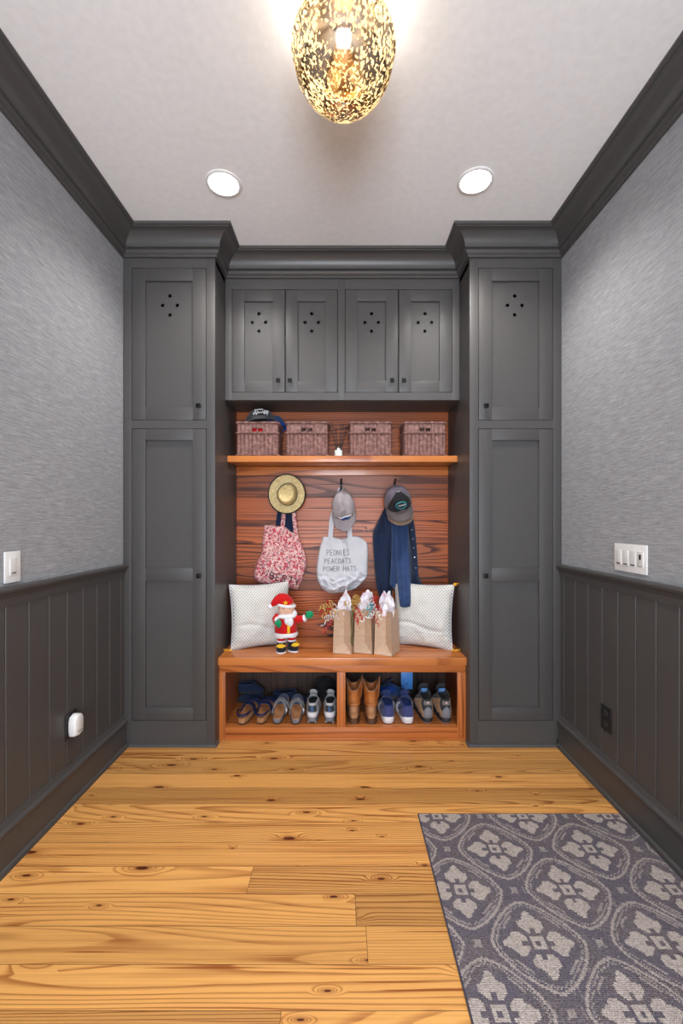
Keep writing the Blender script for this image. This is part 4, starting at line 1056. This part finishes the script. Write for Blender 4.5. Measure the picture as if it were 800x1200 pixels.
# kraft gift bags
def curl(mb, c, r, L, turns, d, rr, ph=0., w=.003):
    d = Vector(d).normalized(); a = d.orthogonal().normalized(); b = d.cross(a); P = []
    n = int(turns*14)
    for i in range(n+1):
        t_ = i/n; an = 2*PI*turns*t_+ph; R_ = r*(1-.25*t_); P.append(Vector(c)+d*L*t_+a*R_*math.cos(an)+b*R_*math.sin(an)+Vector((0, 0, -.02*t_*t_)))
    mb.ribbon(P, lambda i: d, w, rr); return mb
def make_bag(label, tiss, ribs, cord=False, seed=0):
    t = thing('gift_bag', label, 'gift bag', group='kraft gift bags on the bench')
    w, wt, dp, h = .116, .098, .135, .262; yb = dp; zt = .057; rd_ = random.Random(seed)
    bm = MB(); V = lambda x, y, z: bm.bm.verts.new((x, y, z))
    lv = [0, .1, h]; X = lambda z: lerp(w, wt, z/h)/2
    for sgn, y0, dy in ((1, 0., 1), (-1, yb, -1)):   # two gusset faces
        fold = lambda z: .046*dy
        a0, b0 = V(-X(0), y0, 0), V(X(0), y0, 0); ap = V(0, y0+.044*dy, zt)
        L = [a0]; Rr = [b0]; Cc = [ap]
        for z in (.101, .104, .107, h):
            kink = .004*(1 if z == .104 else 0)
            L.append(V(-X(z), y0-kink*dy, z)); Rr.append(V(X(z), y0-kink*dy, z)); Cc.append(V(0, y0+fold(z)-kink*dy, z))
        F_ = lambda *vs: bm.bm.faces.new(vs if dy > 0 else vs[::-1])
        F_(a0, b0, ap)
        prev = (a0, ap, b0)
        for i in range(1, 5):
            F_(L[i-1], prev[1], Cc[i], L[i]); F_(prev[1], Rr[i-1], Rr[i], Cc[i]); prev = (L[i], Cc[i], Rr[i])
        if dy > 0: L1, R1 = L, Rr
        else: L2, R2 = L, Rr
    for A, B, fl in ((L1, L2, 0), (R1, R2, 1)):
        for i in range(4):
            f = (A[i], A[i+1], B[i+1], B[i]); bm.bm.faces.new(f if not fl else f[::-1])
    bm.bm.faces.new((L1[0], L2[0], R2[0], R1[0]))
    bm.build('paper_bag', KRAFT, t, smooth=False, local=True, mods=(SOLID(.0012),))
    # tissue: crumpled pointed sheets
    for (ax, ay, az, x0, x1, y) in tiss:
        m = MB(); apex = Vector((ax, ay, h+az)); k_ = rd_.random()*50
        def ts(u, v):
            base = Vector((lerp(x0, x1, u), y+.02*math.sin(PI*u), h-.035)); top = apex+Vector(((u-.5)*.012, 0, 0))
            p = base.lerp(top, v); p.x += (u-.5)*.022*math.sin(PI*v)
            return p+Vector((.006*nz((u*5+k_, v*6, 1)), .022*nz((u*3, v*4, k_)), .006*nz((u*6, k_, v*5))))
        m.grid(ts, 14, 16); m.build('tissue_paper', TISSUE, t, local=True, mods=(SOLID(.0009),))
    for mat, specs in ribs:
        m = MB()
        for s in specs: curl(m, *s)
        m.build('curling_ribbon', mat, t, local=True, mods=(SOLID(.0006),))
    for s in (0.02, dp-.02):
        m = MB(); m.tube([(-.03, s, h-.05), (-.03, s+.004, h+.02), (-.015, s+.006, h+.05), (.015, s+.006, h+.05), (.03, s+.004, h+.02), (.03, s, h-.05)], .0022, 6); m.build('twisted_handle', KRAFT, t, local=True)
    if cord:
        m = MB(); P = [(.052, .02, h+.03), (.064, .012, h-.01), (.060, .004, h-.06), (.064, -.002, h-.12), (.060, .0, h-.18), (.064, .004, h-.21)]
        for o_ in (-.003, .003): m.tube([poly([Vector(p)+Vector((o_*math.sin(i*2.0), o_, 0)) for i, p in enumerate(P)], k/30) for k in range(31)], .003, 6)
        m.build('cord', OLIVER, t, local=True)
    return t
def rs(seed, n, c, spread, dirs, r=(.008, .016), L=(.05, .10), w=.0065):
    g = random.Random(seed); out = []
    for _ in range(n):
        d = Vector((g.uniform(*dirs[0]), g.uniform(*dirs[1]), g.uniform(*dirs[2])))
        out.append(((c[0]+g.uniform(-1, 1)*spread[0], c[1]+g.uniform(-1, 1)*spread[1], c[2]+g.uniform(-1, 1)*spread[2]), g.uniform(*r), g.uniform(*L), g.uniform(1.5, 4), tuple(d), .0008, g.uniform(0, 6), w))
    return out
H_ = .262
b1 = make_bag('left kraft gift bag with olive cord and red and gold ribbon curls', [(.022, .02, .125, -.045, .05, .03), (-.012, .05, .075, -.05, .03, .05), (.0, .09, .10, -.04, .045, .09)],
    [(REDR, rs(1, 7, (-.06, .01, H_-.02), (.02, .015, .05), ((-1, .2), (-.5, .3), (-1, .6)))), (GOLDR, rs(2, 5, (-.065, .0, H_+.01), (.02, .015, .035), ((-1, .2), (-.5, .3), (-.9, .8)), (.012, .024))), (WHITER, rs(3, 5, (-.06, .0, H_-.005), (.02, .015, .04), ((-1, .2), (-.5, .3), (-1, .6))))], True, 1)
b1.location = (-.002, 2.655, SEAT+.0014); b1.rotation_euler = (0, 0, math.radians(-15))
b2 = make_bag('middle kraft gift bag with pale tissue between the two others', [(.028, .02, .125, -.045, .05, .03), (-.005, .05, .10, -.05, .04, .05), (.03, .09, .10, -.03, .045, .09)],
    [(GOLDR, rs(4, 6, (-.045, .03, H_+.045), (.015, .015, .02), ((-.6, .6), (-.5, .3), (-.3, .8)), (.01, .02))), (REDR, rs(5, 3, (-.05, .0, H_-.01), (.01, .01, .03), ((-.5, .5), (-.4, .2), (-1, 0))))], False, 2)
b2.location = (.125, 2.662, SEAT+.0014); b2.rotation_euler = (0, 0, math.radians(-17))
b3 = make_bag('right kraft gift bag turned to show its side, red and white ribbons', [(.034, .02, .125, -.02, .055, .03), (-.005, .03, .12, -.05, .02, .05), (.0, .09, .09, -.04, .045, .09)],
    [(REDR, rs(6, 9, (-.06, .01, H_+.01), (.018, .015, .06), ((-.6, .5), (-.5, .3), (-1, .8)), w=.005)), (WHITER, rs(7, 6, (-.058, .0, H_+.02), (.02, .015, .05), ((-.6, .5), (-.5, .3), (-1, .8)))), (TEAL, rs(8, 4, (-.07, .0, H_+.045), (.012, .015, .02), ((-.6, .5), (-.5, .3), (-.5, .8)), (.006, .012)))], False, 3)
b3.location = (.245, 2.622, SEAT+.0014); b3.rotation_euler = (0, 0, math.radians(-27))

# ================================================================== shoes in the cubbies (local: heel at y=0, toe towards +y)
FZ = .0737
FOOT = [(0, .84), (.15, .82), (.4, .78), (.68, 1.0), (.85, .96), (1, .84)]
def ring(z, yb, yf, Wd, add=0., n=32, ks=FOOT, cup=0.):
    out = []
    for i in range(n):
        th = 2*PI*i/n; yr = (1-math.cos(th))/2; s = math.sin(th)
        out.append(Vector((math.copysign(abs(s)**.62, s)*Wd*keys(ks, yr), lerp(yb, yf, yr), z+add*yr+cup*s*s)))
    return out
def surf(rings):
    n = len(rings[0]); K = len(rings)-1
    def f(th, s, off=0.):
        x = max(0, min(K-1e-6, s*K)); i = int(x); t_ = x-i; a = (th/(2*PI)*n) % n; j = int(a); g = a-j
        P = lambda r: rings[r][j].lerp(rings[r][(j+1) % n], g)
        p = P(i).lerp(P(i+1), t_); c = sum(rings[i], Vector())/n; d = p-c; d.z = 0
        return p+d.normalized()*off
    return f
def overlay(parent, name, mat, S, th0, th1, s0, s1, off=.002, nu=14, nv=8, label=None, shape=None):
    def g(u, v):
        a, b = (s0, s1) if not shape else shape(u)
        return S(lerp(th0, th1, u), lerp(a, b, v), off)
    m = MB(); m.grid(g, nu, nv); return m.build(name, mat, parent, local=True, mods=(SOLID(.0022, 1),), label=label)
def make_shoe(label, rings, sole_rings, out_rings, upper, sole, outsole, lining, laces=None, group=None, tongue=True, name='sneaker', cat='shoe', insole_z=.04):
    t = thing(name, label, cat, group=group)
    m = MB(); m.loft(sole_rings); m.build('midsole', sole, t, local=True)
    m = MB(); m.loft(out_rings); m.build('outsole', outsole, t, local=True)
    m = MB(); m.loft(rings, False, False); m.build('upper', upper, t, local=True, mods=(SOLID(.004), SUB(1)))
    inner = [[Vector((p.x*.88, lerp(rings[-1][0].y, p.y, .985)+.003, p.z)) for p in r] for r in rings[-4:]]
    m = MB(); m.loft(inner, True, False); m.build('lining', lining, t, local=True)
    if tongue:
        top = rings[-1]; yf = max(p.y for p in top); zf = max(top, key=lambda p: p.y).z; wd = max(p.x for p in top)*.75
        m = MB(); m.grid(lambda u, v: Vector(((u-.5)*2*wd*(1-.2*v), yf+.035-.055*v+.01*(2*u-1)**2, zf-.022+.055*v-.008*(2*u-1)**2)), 8, 8); m.build('tongue', upper, t, local=True, mods=(SOLID(.005, 0), SUB(1)))
        if laces:
            m = MB()
            for k in range(5):
                y = yf+.012+.018*k; z = zf+.010-.011*k
                m.tube([(-wd*.8, y, z-.004), (-wd*.3, y+.006, z+.004), (wd*.3, y, z+.004), (wd*.8, y+.006, z-.004)], .0028, 6)
            m.tube([(0, yf+.01, zf+.014), (.02, yf-.004, zf+.02), (.03, yf+.006, zf+.008)], .0026, 6); m.tube([(0, yf+.01, zf+.014), (-.022, yf-.002, zf+.018), (-.03, yf+.01, zf+.004)], .0026, 6)
            m.build('laces', laces, t, local=True)
    return t, surf(rings)
# --- tan boots
def make_boot(label, group):
    t = thing('ankle_boot', label, 'boot', group=group)
    m = MB(); m.loft([ring(0, 0.002, .085, .049, ks=[(0, .75), (.5, .85), (1, .85)]), ring(.03, 0.004, .08, .049, ks=[(0, .75), (.5, .85), (1, .85)])]); m.build('heel_block', leather('stacked_heel', srgb(70, 44, 28), srgb(104, 70, 46)), t, local=True)
    m = MB(); m.loft([ring(.0, .085, .275, .05), ring(.012, .08, .28, .052), ring(.022, .02, .282, .053), ring(.034, -.001, .28, .052)]); m.build('sole', leather('boot_welt', srgb(92, 58, 36), srgb(140, 98, 64)), t, local=True)
    R_ = [ring(.03, .0, .278, .050), ring(.055, -.003, .27, .050), ring(.075, -.003, .235, .047), ring(.09, -.001, .19, .045), ring(.104, .004, .15, .043), ring(.110, .010, .135, .0445)]
    def shaft(z, y0, y1, wd, cup=0., tl=0.): return ring(z, y0, y1, wd, tl, 32, [(0, .8), (.5, 1), (1, .8)], cup)
    U = [shaft(.106, .0, .128, .047), shaft(.114, -.006, .126, .0515), shaft(.123, .004, .122, .046), shaft(.132, -.004, .120, .050), shaft(.142, .001, .118, .0475), shaft(.165, -.001, .118, .0495), shaft(.19, -.004, .120, .053), shaft(.203, -.006, .124, .056, .035), shaft(.207, -.007, .126, .0575, .052)]
    for S_ in (R_, U):
        for r in S_:
            for p in r: k = .0022*nz(p*28)+.0014*nz(p*60); p.x += k*(1 if p.x > 0 else -1); p.y -= k if p.y < .06 else 0
    m = MB(); m.loft(R_, False, False); m.build('foot', SUEDE, t, local=True, mods=(SOLID(.004), SUB(1)))
    m = MB(); m.loft(U, False, False); m.build('shaft', TAN, t, local=True, mods=(SOLID(.0035), SUB(1)))
    m = MB(); m.tube(U[-1], .0026, 6, closed=True); m.build('top_piping', CAPTAN, t, local=True)
    m = MB(); m.tube([U[4][8]+Vector((.002, 0, 0)), U[6][8]+Vector((.002, 0, 0)), U[7][8]+Vector((.002, 0, 0)), U[8][8]+Vector((0, 0, .014))], .004, 6); m.build('pull_loop', TAN, t, local=True)
    return t
BG = 'tan leather boots in the right cubby'
bo = make_boot('left boot of the tan leather pair, against the cubby divider', BG)
bo.scale = (.9, 1, 1); bo.location = (.0705, 2.64, FZ+.0003); bo.rotation_euler = (0, 0, 0)
dup(bo, (.1755, 2.635, FZ+.0003), (0, 0, -.03), 'right boot of the tan leather pair, next to the blue running shoes', BG)

# --- blue running shoes
def blue(label):
    Rg = [ring(.03, .0, .278, .050), ring(.05, -.004, .270, .050), ring(.068, -.004, .245, .046), ring(.082, .0, .2, .0415), ring(.094, .004, .16, .038), ring(.102, .006, .125, .0355, .022, cup=-.004)]
    t, S = make_shoe(label, Rg, [ring(.006, -.004, .28, .049), ring(.022, -.012, .287, .0525), ring(.038, -.009, .286, .052, -.01), ring(.050, -.003, .282, .0505, -.022)], [ring(0, .006, .27, .045), ring(.007, .0, .28, .048)], ROYAL, SOLEW, ROYAL, ROYAL2, ROYAL2, 'blue running shoes in the right cubby')
    overlay(t, 'heel_counter', cloth('heel_blue_grey', srgb(66, 74, 122)), S, -1.15, 1.15, .04, .95, .0022, shape=lambda u: (.04, .95-.5*abs(2*u-1)**2))
    for s in (-1, 1): overlay(t, 'side_stripe', SOLEW, S, s*1.5, s*1.75, .05, .8, .0022, 6, 8)
    return t
bl = blue('left blue running shoe with white sole, beside the tan boots'); bl.scale = (1.1, 1, 1.08); bl.location = (.281, 2.642, FZ+.0003); bl.rotation_euler = (0, 0, .0)
r2 = dup(bl, (.400, 2.640, FZ+.0003), (0, 0, .02), 'right blue running shoe with white sole, below the cubby outlet plate')
# --- darker blue pair further back, tipped on its side behind the first
def teal_shoe(label):
    Rg = [ring(.026, .0, .268, .046), ring(.045, -.004, .262, .047), ring(.062, -.004, .235, .044), ring(.076, .0, .19, .040), ring(.088, .004, .15, .036), ring(.095, .006, .12, .034, .02)]
    t, S = make_shoe(label, Rg, [ring(.006, -.004, .27, .046), ring(.016, -.008, .276, .048), ring(.030, -.003, .272, .047, -.008)], [ring(0, .006, .26, .042), ring(.007, .0, .27, .046)], NAVY2, SOLEB, SOLEB, ROYAL2, NAVY, 'bright blue shoes lying behind the running shoes')
    for s in (-1, 1): overlay(t, 'side_trim', ROYAL2, S, s*1.2, s*2.0, .1, .8, .002, 8, 8)
    return t
ts_ = teal_shoe('dark blue shoe lying crosswise behind the left blue running shoe'); ts_.location = (.215, 2.94, FZ+.030); ts_.rotation_euler = (math.radians(24), math.radians(-14), math.radians(-118))
ts_.location = (.395, 2.90, FZ+.05); ts_.rotation_euler = Euler((0, math.radians(-12), math.radians(75)))
ts_.rotation_euler = (Matrix.Rotation(math.radians(78), 3, 'Z') @ Matrix.Rotation(math.radians(12), 3, 'X') @ Matrix.Rotation(math.radians(24), 3, 'Y')).to_euler(); ts_.location = (.40, 2.915, FZ+.019); ts_.scale = (.85, .9, .9)

# --- grey and tan hiking shoes
def hiker(label):
    Rg = [ring(.028, .0, .285, .052), ring(.052, -.006, .278, .053), ring(.075, -.004, .25, .050), ring(.096, .002, .2, .045), ring(.112, .006, .165, .042), ring(.124, .008, .135, .040, .02, cup=-.006), ring(.131, .006, .13, .0395, .024, cup=-.010)]
    t, S = make_shoe(label, Rg, [ring(.010, -.006, .288, .053), ring(.022, -.010, .292, .055), ring(.036, -.004, .288, .0535, -.008)], [ring(0, .004, .278, .048), ring(.006, .0, .284, .052), ring(.011, -.006, .288, .053)], DKGREY, SOLEB, SOLEG, BLACKC, BLACKC, 'hiking shoes in the right cubby')
    overlay(t, 'heel_counter', SOLEG, S, -.75, .75, .02, .42, .003, shape=lambda u: (.02, .5-.34*abs(2*u-1)))
    for s in (-1, 1):
        overlay(t, 'side_panel', TANCL, S, s*1.02, s*2.0, .02, .95, .0028, 10, 8, shape=lambda u: (.05+.25*u, .42+.5*(1-u)))
        overlay(t, 'side_band', TANCL, S, s*.42, s*1.05, .05, .9, .003, 8, 6, shape=lambda u: (.02+.12*u, .2+.3*u))
    overlay(t, 'heel_patch', MIDGREY, S, -.5, .5, .55, .8, .0026, 8, 4)
    m = MB(); m.ball(tuple(S(.0, .70, .005)), .0055, (1, .5, 1), 12, 8); m.build('heel_dot', PINKDOT, t, local=True)
    m = MB(); yf = .112; m.grid(lambda u, v: Vector(((u-.5)*.040, yf+.012-.02*v, .128+.030*v)), 4, 4); m.build('tongue_label', SKYLBL, t, local=True, mods=(SOLID(.002, 0),))
    m = MB(); m.tube([(-.010, yf-.0085, .149), (-.004, yf-.004, .142), (.004, yf-.0085, .149), (.010, yf-.004, .142)], .0013, 5); m.build('label_mark', WTHREAD, t, local=True)
    m = MB(); m.tube([tuple(S(0, .9, .002)), tuple(S(0, 1, .004)+Vector((0, -.004, .014))), tuple(S(0, 1, -.004)+Vector((0, .004, .012))), tuple(S(0, .95, -.006))], .0032, 6); m.build('pull_tab', BLACKC, t, local=True)
    return t
hi = hiker('left hiking shoe in grey and tan, beneath the cubby outlet plate side'); hi['label'] = 'left shoe of the grey and tan hiking pair'
hi.scale = (1.0, 1.04, 1.1); hi.location = (.522, 2.650, FZ+.0003); hi.rotation_euler = (0, 0, .02)
dup(hi, (.635, 2.650, FZ+.0003), (0, 0, .02), 'right shoe of the grey and tan hiking pair, nearest the right cubby wall')

# --- light grey running shoes
def lgrey(label):
    Rg = [ring(.032, .0, .275, .049), ring(.052, -.004, .268, .049), ring(.07, -.002, .24, .045), ring(.086, .002, .2, .041), ring(.102, .006, .15, .038, .0), ring(.118, .002, .12, .035, .012, cup=-.006)]
    t, S = make_shoe(label, Rg, [ring(.012, -.004, .278, .049), ring(.022, -.008, .284, .051), ring(.036, -.003, .28, .0495, -.01)], [ring(0, .006, .268, .046), ring(.006, .002, .276, .0485), ring(.0125, -.003, .279, .0495)], LTGREY, SOLEG, SOLEB, BLACKC, SOLEG, 'light grey running shoes in the left cubby')
    overlay(t, 'heel_counter', SOLEW, S, -1.0, 1.0, .06, .34, .003)
    overlay(t, 'heel_patch', DKGREY, S, -.62, .62, .40, .80, .0032)
    m = MB(); m.tube([tuple(S(.12, .70, .006)), tuple(S(-.08, .72, .006)), tuple(S(-.14, .62, .006)), tuple(S(.1, .57, .006)), tuple(S(.12, .49, .006)), tuple(S(-.12, .48, .006))], .0018, 5); m.build('heel_mark', SKYLBL, t, local=True)
    for s in (-1, 1):
        overlay(t, 'side_panel', MIDGREY, S, s*1.1, s*1.9, .05, .7, .0024, 8, 8)
        m = MB(); m.box(-.006, .006, -.006, .006, 0, .012, .002); m.xf(Matrix.Translation((s*.022, -.002, .006))); m.build('sole_lug', MIDGREY, t, local=True)
    return t
lg_ = lgrey('left light grey running shoe beside the grey thong sandals'); lg_.scale = (.98, 1, 1.05); lg_.location = (-.184, 2.648, FZ+.0003); lg_.rotation_euler = (0, 0, .0)
dup(lg_, (-.078, 2.648, FZ+.0003), (0, 0, -.03), 'right light grey running shoe against the cubby divider')

# --- sandals
SANDAL = [(0, .82), (.2, .80), (.42, .78), (.7, 1.0), (.88, .97), (1, .86)]
def sandal_base(t, foot, rim):
    K = dict(ks=SANDAL)
    m = MB(); m.loft([ring(0, .0, .275, .047, **K), ring(.004, -.003, .278, .050, **K), ring(.009, -.003, .278, .050, **K)]); m.build('outsole', SOLEB, t, local=True)
    m = MB(); m.loft([ring(.009, -.002, .277, .0495, **K), ring(.02, -.003, .279, .051, **K), ring(.028, -.002, .278, .0505, **K), ring(.030, .002, .274, .047, **K)], True, True); m.build('cork_midsole', rim, t, local=True)
    def bed(z, k): return ring(z, .004+.12*(1-k), .272-.12*(1-k), .047*k, **K)
    m = MB(); m.loft([bed(.0305, 1), bed(.0350, .985), bed(.0345, .95), bed(.0325, .75), bed(.0318, .45), bed(.0318, .1)], False, True); m.build('footbed', foot, t, local=True, mods=(SUB(1),))
def strap(t, mat, P, w, name='strap', th=.004):
    m = MB(); m.ribbon([poly(P, k/20) for k in range(21)], lambda i: Vector((0, 1, 0)), w, th); return m.build(name, mat, t, local=True)
def navy_sandal(label):
    t = thing('sandal', label, 'sandal', group='navy strap sandals in the left cubby')
    sandal_base(t, BEDM, CORK)
    for y, w, hgt, wd in ((.118, .034, .070, .044), (.185, .040, .062, .052)):
        s = strap(t, NAVYSTRAP, [(-wd, y, .012), (-wd*.97, y+.004, .04), (-wd*.55, y+.010, hgt), (wd*.45, y+.012, hgt), (wd*.98, y+.006, .04), (wd, y, .012)], w)
        m = MB(); m.tube([(wd*.62-.008, y-.004, hgt-.004), (wd*.62+.008, y-.002, hgt-.014), (wd*.62+.008, y+.022, hgt-.014), (wd*.62-.008, y+.020, hgt-.004)], .0016, 6, closed=True); m.build('buckle', BRASS, s, local=True)
    for s in (-1, 1): strap(t, NAVYSTRAP, [(s*.046, .118, .03), (s*.0445, .07, .056), (s*.030, .012, .060), (0, -.003, .060)] if s < 0 else [(s*.046, .118, .03), (s*.0445, .07, .056), (s*.030, .012, .060), (0, -.003, .060)], .004, 'back_strap', .014)
    return t
n1 = navy_sandal('left navy strap sandal with brown footbed, leftmost of the front row of shoes'); MR = Matrix
n1.scale = (.95, 1, 1); n1.location = (-.612, 2.632, FZ+.0006); n1.rotation_euler = (MR.Rotation(-.16, 3, 'Z') @ MR.Rotation(.09, 3, 'X')).to_euler()
dup(n1, (-.500, 2.640, FZ+.0006), (MR.Rotation(-.10, 3, 'Z') @ MR.Rotation(.09, 3, 'X')).to_euler(), 'right navy strap sandal, next to the grey thong sandals')
def thong(label):
    t = thing('thong_sandal', label, 'sandal', group='grey thong sandals in the left cubby')
    sandal_base(t, BEDM, SOLEG)
    m = MB(); K = dict(ks=SANDAL); R2 = ring(.0335, .15, .270, .046, **K)
    m.loft([[Vector((p.x, max(p.y, .155), z)) for p in ring(z0_, .004, .270, .0445, **K)] for z, z0_ in ((.0340, 0), (.0362, 0))], True, True); m.build('toe_bed', BLUEGREY, t, local=True)
    strap(t, GREYSTRAP, [(-.045, .085, .014), (-.043, .10, .042), (-.02, .135, .066), (.0, .165, .060), (.004, .188, .034)], .026)
    strap(t, GREYSTRAP, [(.045, .085, .014), (.043, .10, .042), (.022, .135, .068), (.004, .165, .062), (.004, .188, .034)], .026)
    strap(t, GREYSTRAP, [(-.050, .155, .014), (-.047, .152, .040), (-.015, .148, .066), (.02, .148, .066), (.048, .152, .040), (.050, .155, .014)], .022)
    m = MB(); m.tube([(.044, .10, .042), (.05, .094, .034), (.047, .088, .026)], .005, 8); m.build('buckle', SOLEW, t, local=True)
    return t
g1 = thong('left grey thong sandal with brown heel bed, beside the navy strap sandals'); g1.scale = (.92, 1, 1); g1.location = (-.398, 2.640, FZ+.0008); g1.rotation_euler = (MR.Rotation(-.05, 3, 'Z') @ MR.Rotation(.19, 3, 'X')).to_euler()
dup(g1, (-.282, 2.635, FZ+.0008), (MR.Rotation(.06, 3, 'Z') @ MR.Rotation(.19, 3, 'X')).to_euler(), 'right grey thong sandal, beside the light grey running shoes')
# --- navy slip-ons at the back and a dark pouch
def mule(label):
    Rg = [ring(.016, .0, .262, .046), ring(.032, -.003, .256, .047), ring(.05, -.002, .23, .046), ring(.068, .0, .2, .044), ring(.080, .002, .165, .042, .016)]
    t, S = make_shoe(label, Rg, [ring(.004, .0, .263, .046), ring(.012, -.003, .266, .048), ring(.019, .0, .264, .0465)], [ring(0, .004, .258, .043), ring(.005, .0, .262, .046)], NAVY, SOLEB, SOLEB, BLACKC, None, 'navy slippers at the back of the left cubby', False, 'slipper', 'slipper')
    m = MB(); m.tube(Rg[-1], .0035, 8, closed=True); m.build('collar_piping', NAVY2, t, local=True)
    return t
MR = Matrix
mu = mule('small navy slipper lying crosswise behind the navy strap sandals, lower of two'); mu.scale = (.68, .68, .72)
mu.rotation_euler = (0, 0, 1.52); mu.location = (-.540, 2.972, FZ+.0003)
d2 = dup(mu, (-.708, 2.966, FZ+.0003+.0655), (0, .06, -1.50), 'small navy slipper stacked crosswise on another in the back left corner')
d3 = dup(mu, (-.472, 2.968, FZ+.0003), (0, 0, -1.60), 'dark slipper lying crosswise behind the grey thong sandals'); d3.scale = (.9, .95, .85)
m = MB(); fl = []
m.ball((0, 0, .082), .082, (1.0, .5, 1.0), 32, 20)
for v in m.bm.verts:
    k = 1+.10*nz(v.co*14); v.co = Vector((v.co.x*k, v.co.y*k, max(0.0, v.co.z*(1+.08*nz(v.co*11))))) 
po = thing('drawstring_pouch', 'black soft pouch in the dark corner behind the light grey running shoes', 'pouch', (-.12, 2.975, FZ+.0003))
m.build('pouch_body', BLACKC, po, local=True, mods=(SUB(1),))
m = MB(); m.tube([(-.03, -.01, .155), (-.01, -.03, .172), (.02, -.02, .170), (.03, .0, .155)], .004, 8); m.build('drawstring', BLACKC, po, local=True)
# ------------------------------------------------------------------ camera and view
cam = bpy.data.cameras.new('camera'); co = bpy.data.objects.new('camera', cam); C.objects.link(co); bpy.context.scene.camera = co
co.location = (0, 0, CAM_Z); co.rotation_euler = (PI/2, 0, 0)
cam.sensor_fit = 'VERTICAL'; cam.sensor_height = 36; cam.lens = 510/1200*36
cam.shift_x = -1/1200; cam.shift_y = 12/1200; cam.clip_start = .02
sc = bpy.context.scene
sc.view_settings.view_transform = 'Standard'; sc.view_settings.look = 'None'; sc.view_settings.gamma = 1; sc.view_settings.use_curve_mapping = False
sc.view_settings.exposure = 0.83
sc.cycles.max_bounces = 8; sc.cycles.diffuse_bounces = 5; sc.cycles.transparent_max_bounces = 8; sc.cycles.sample_clamp_indirect = 6
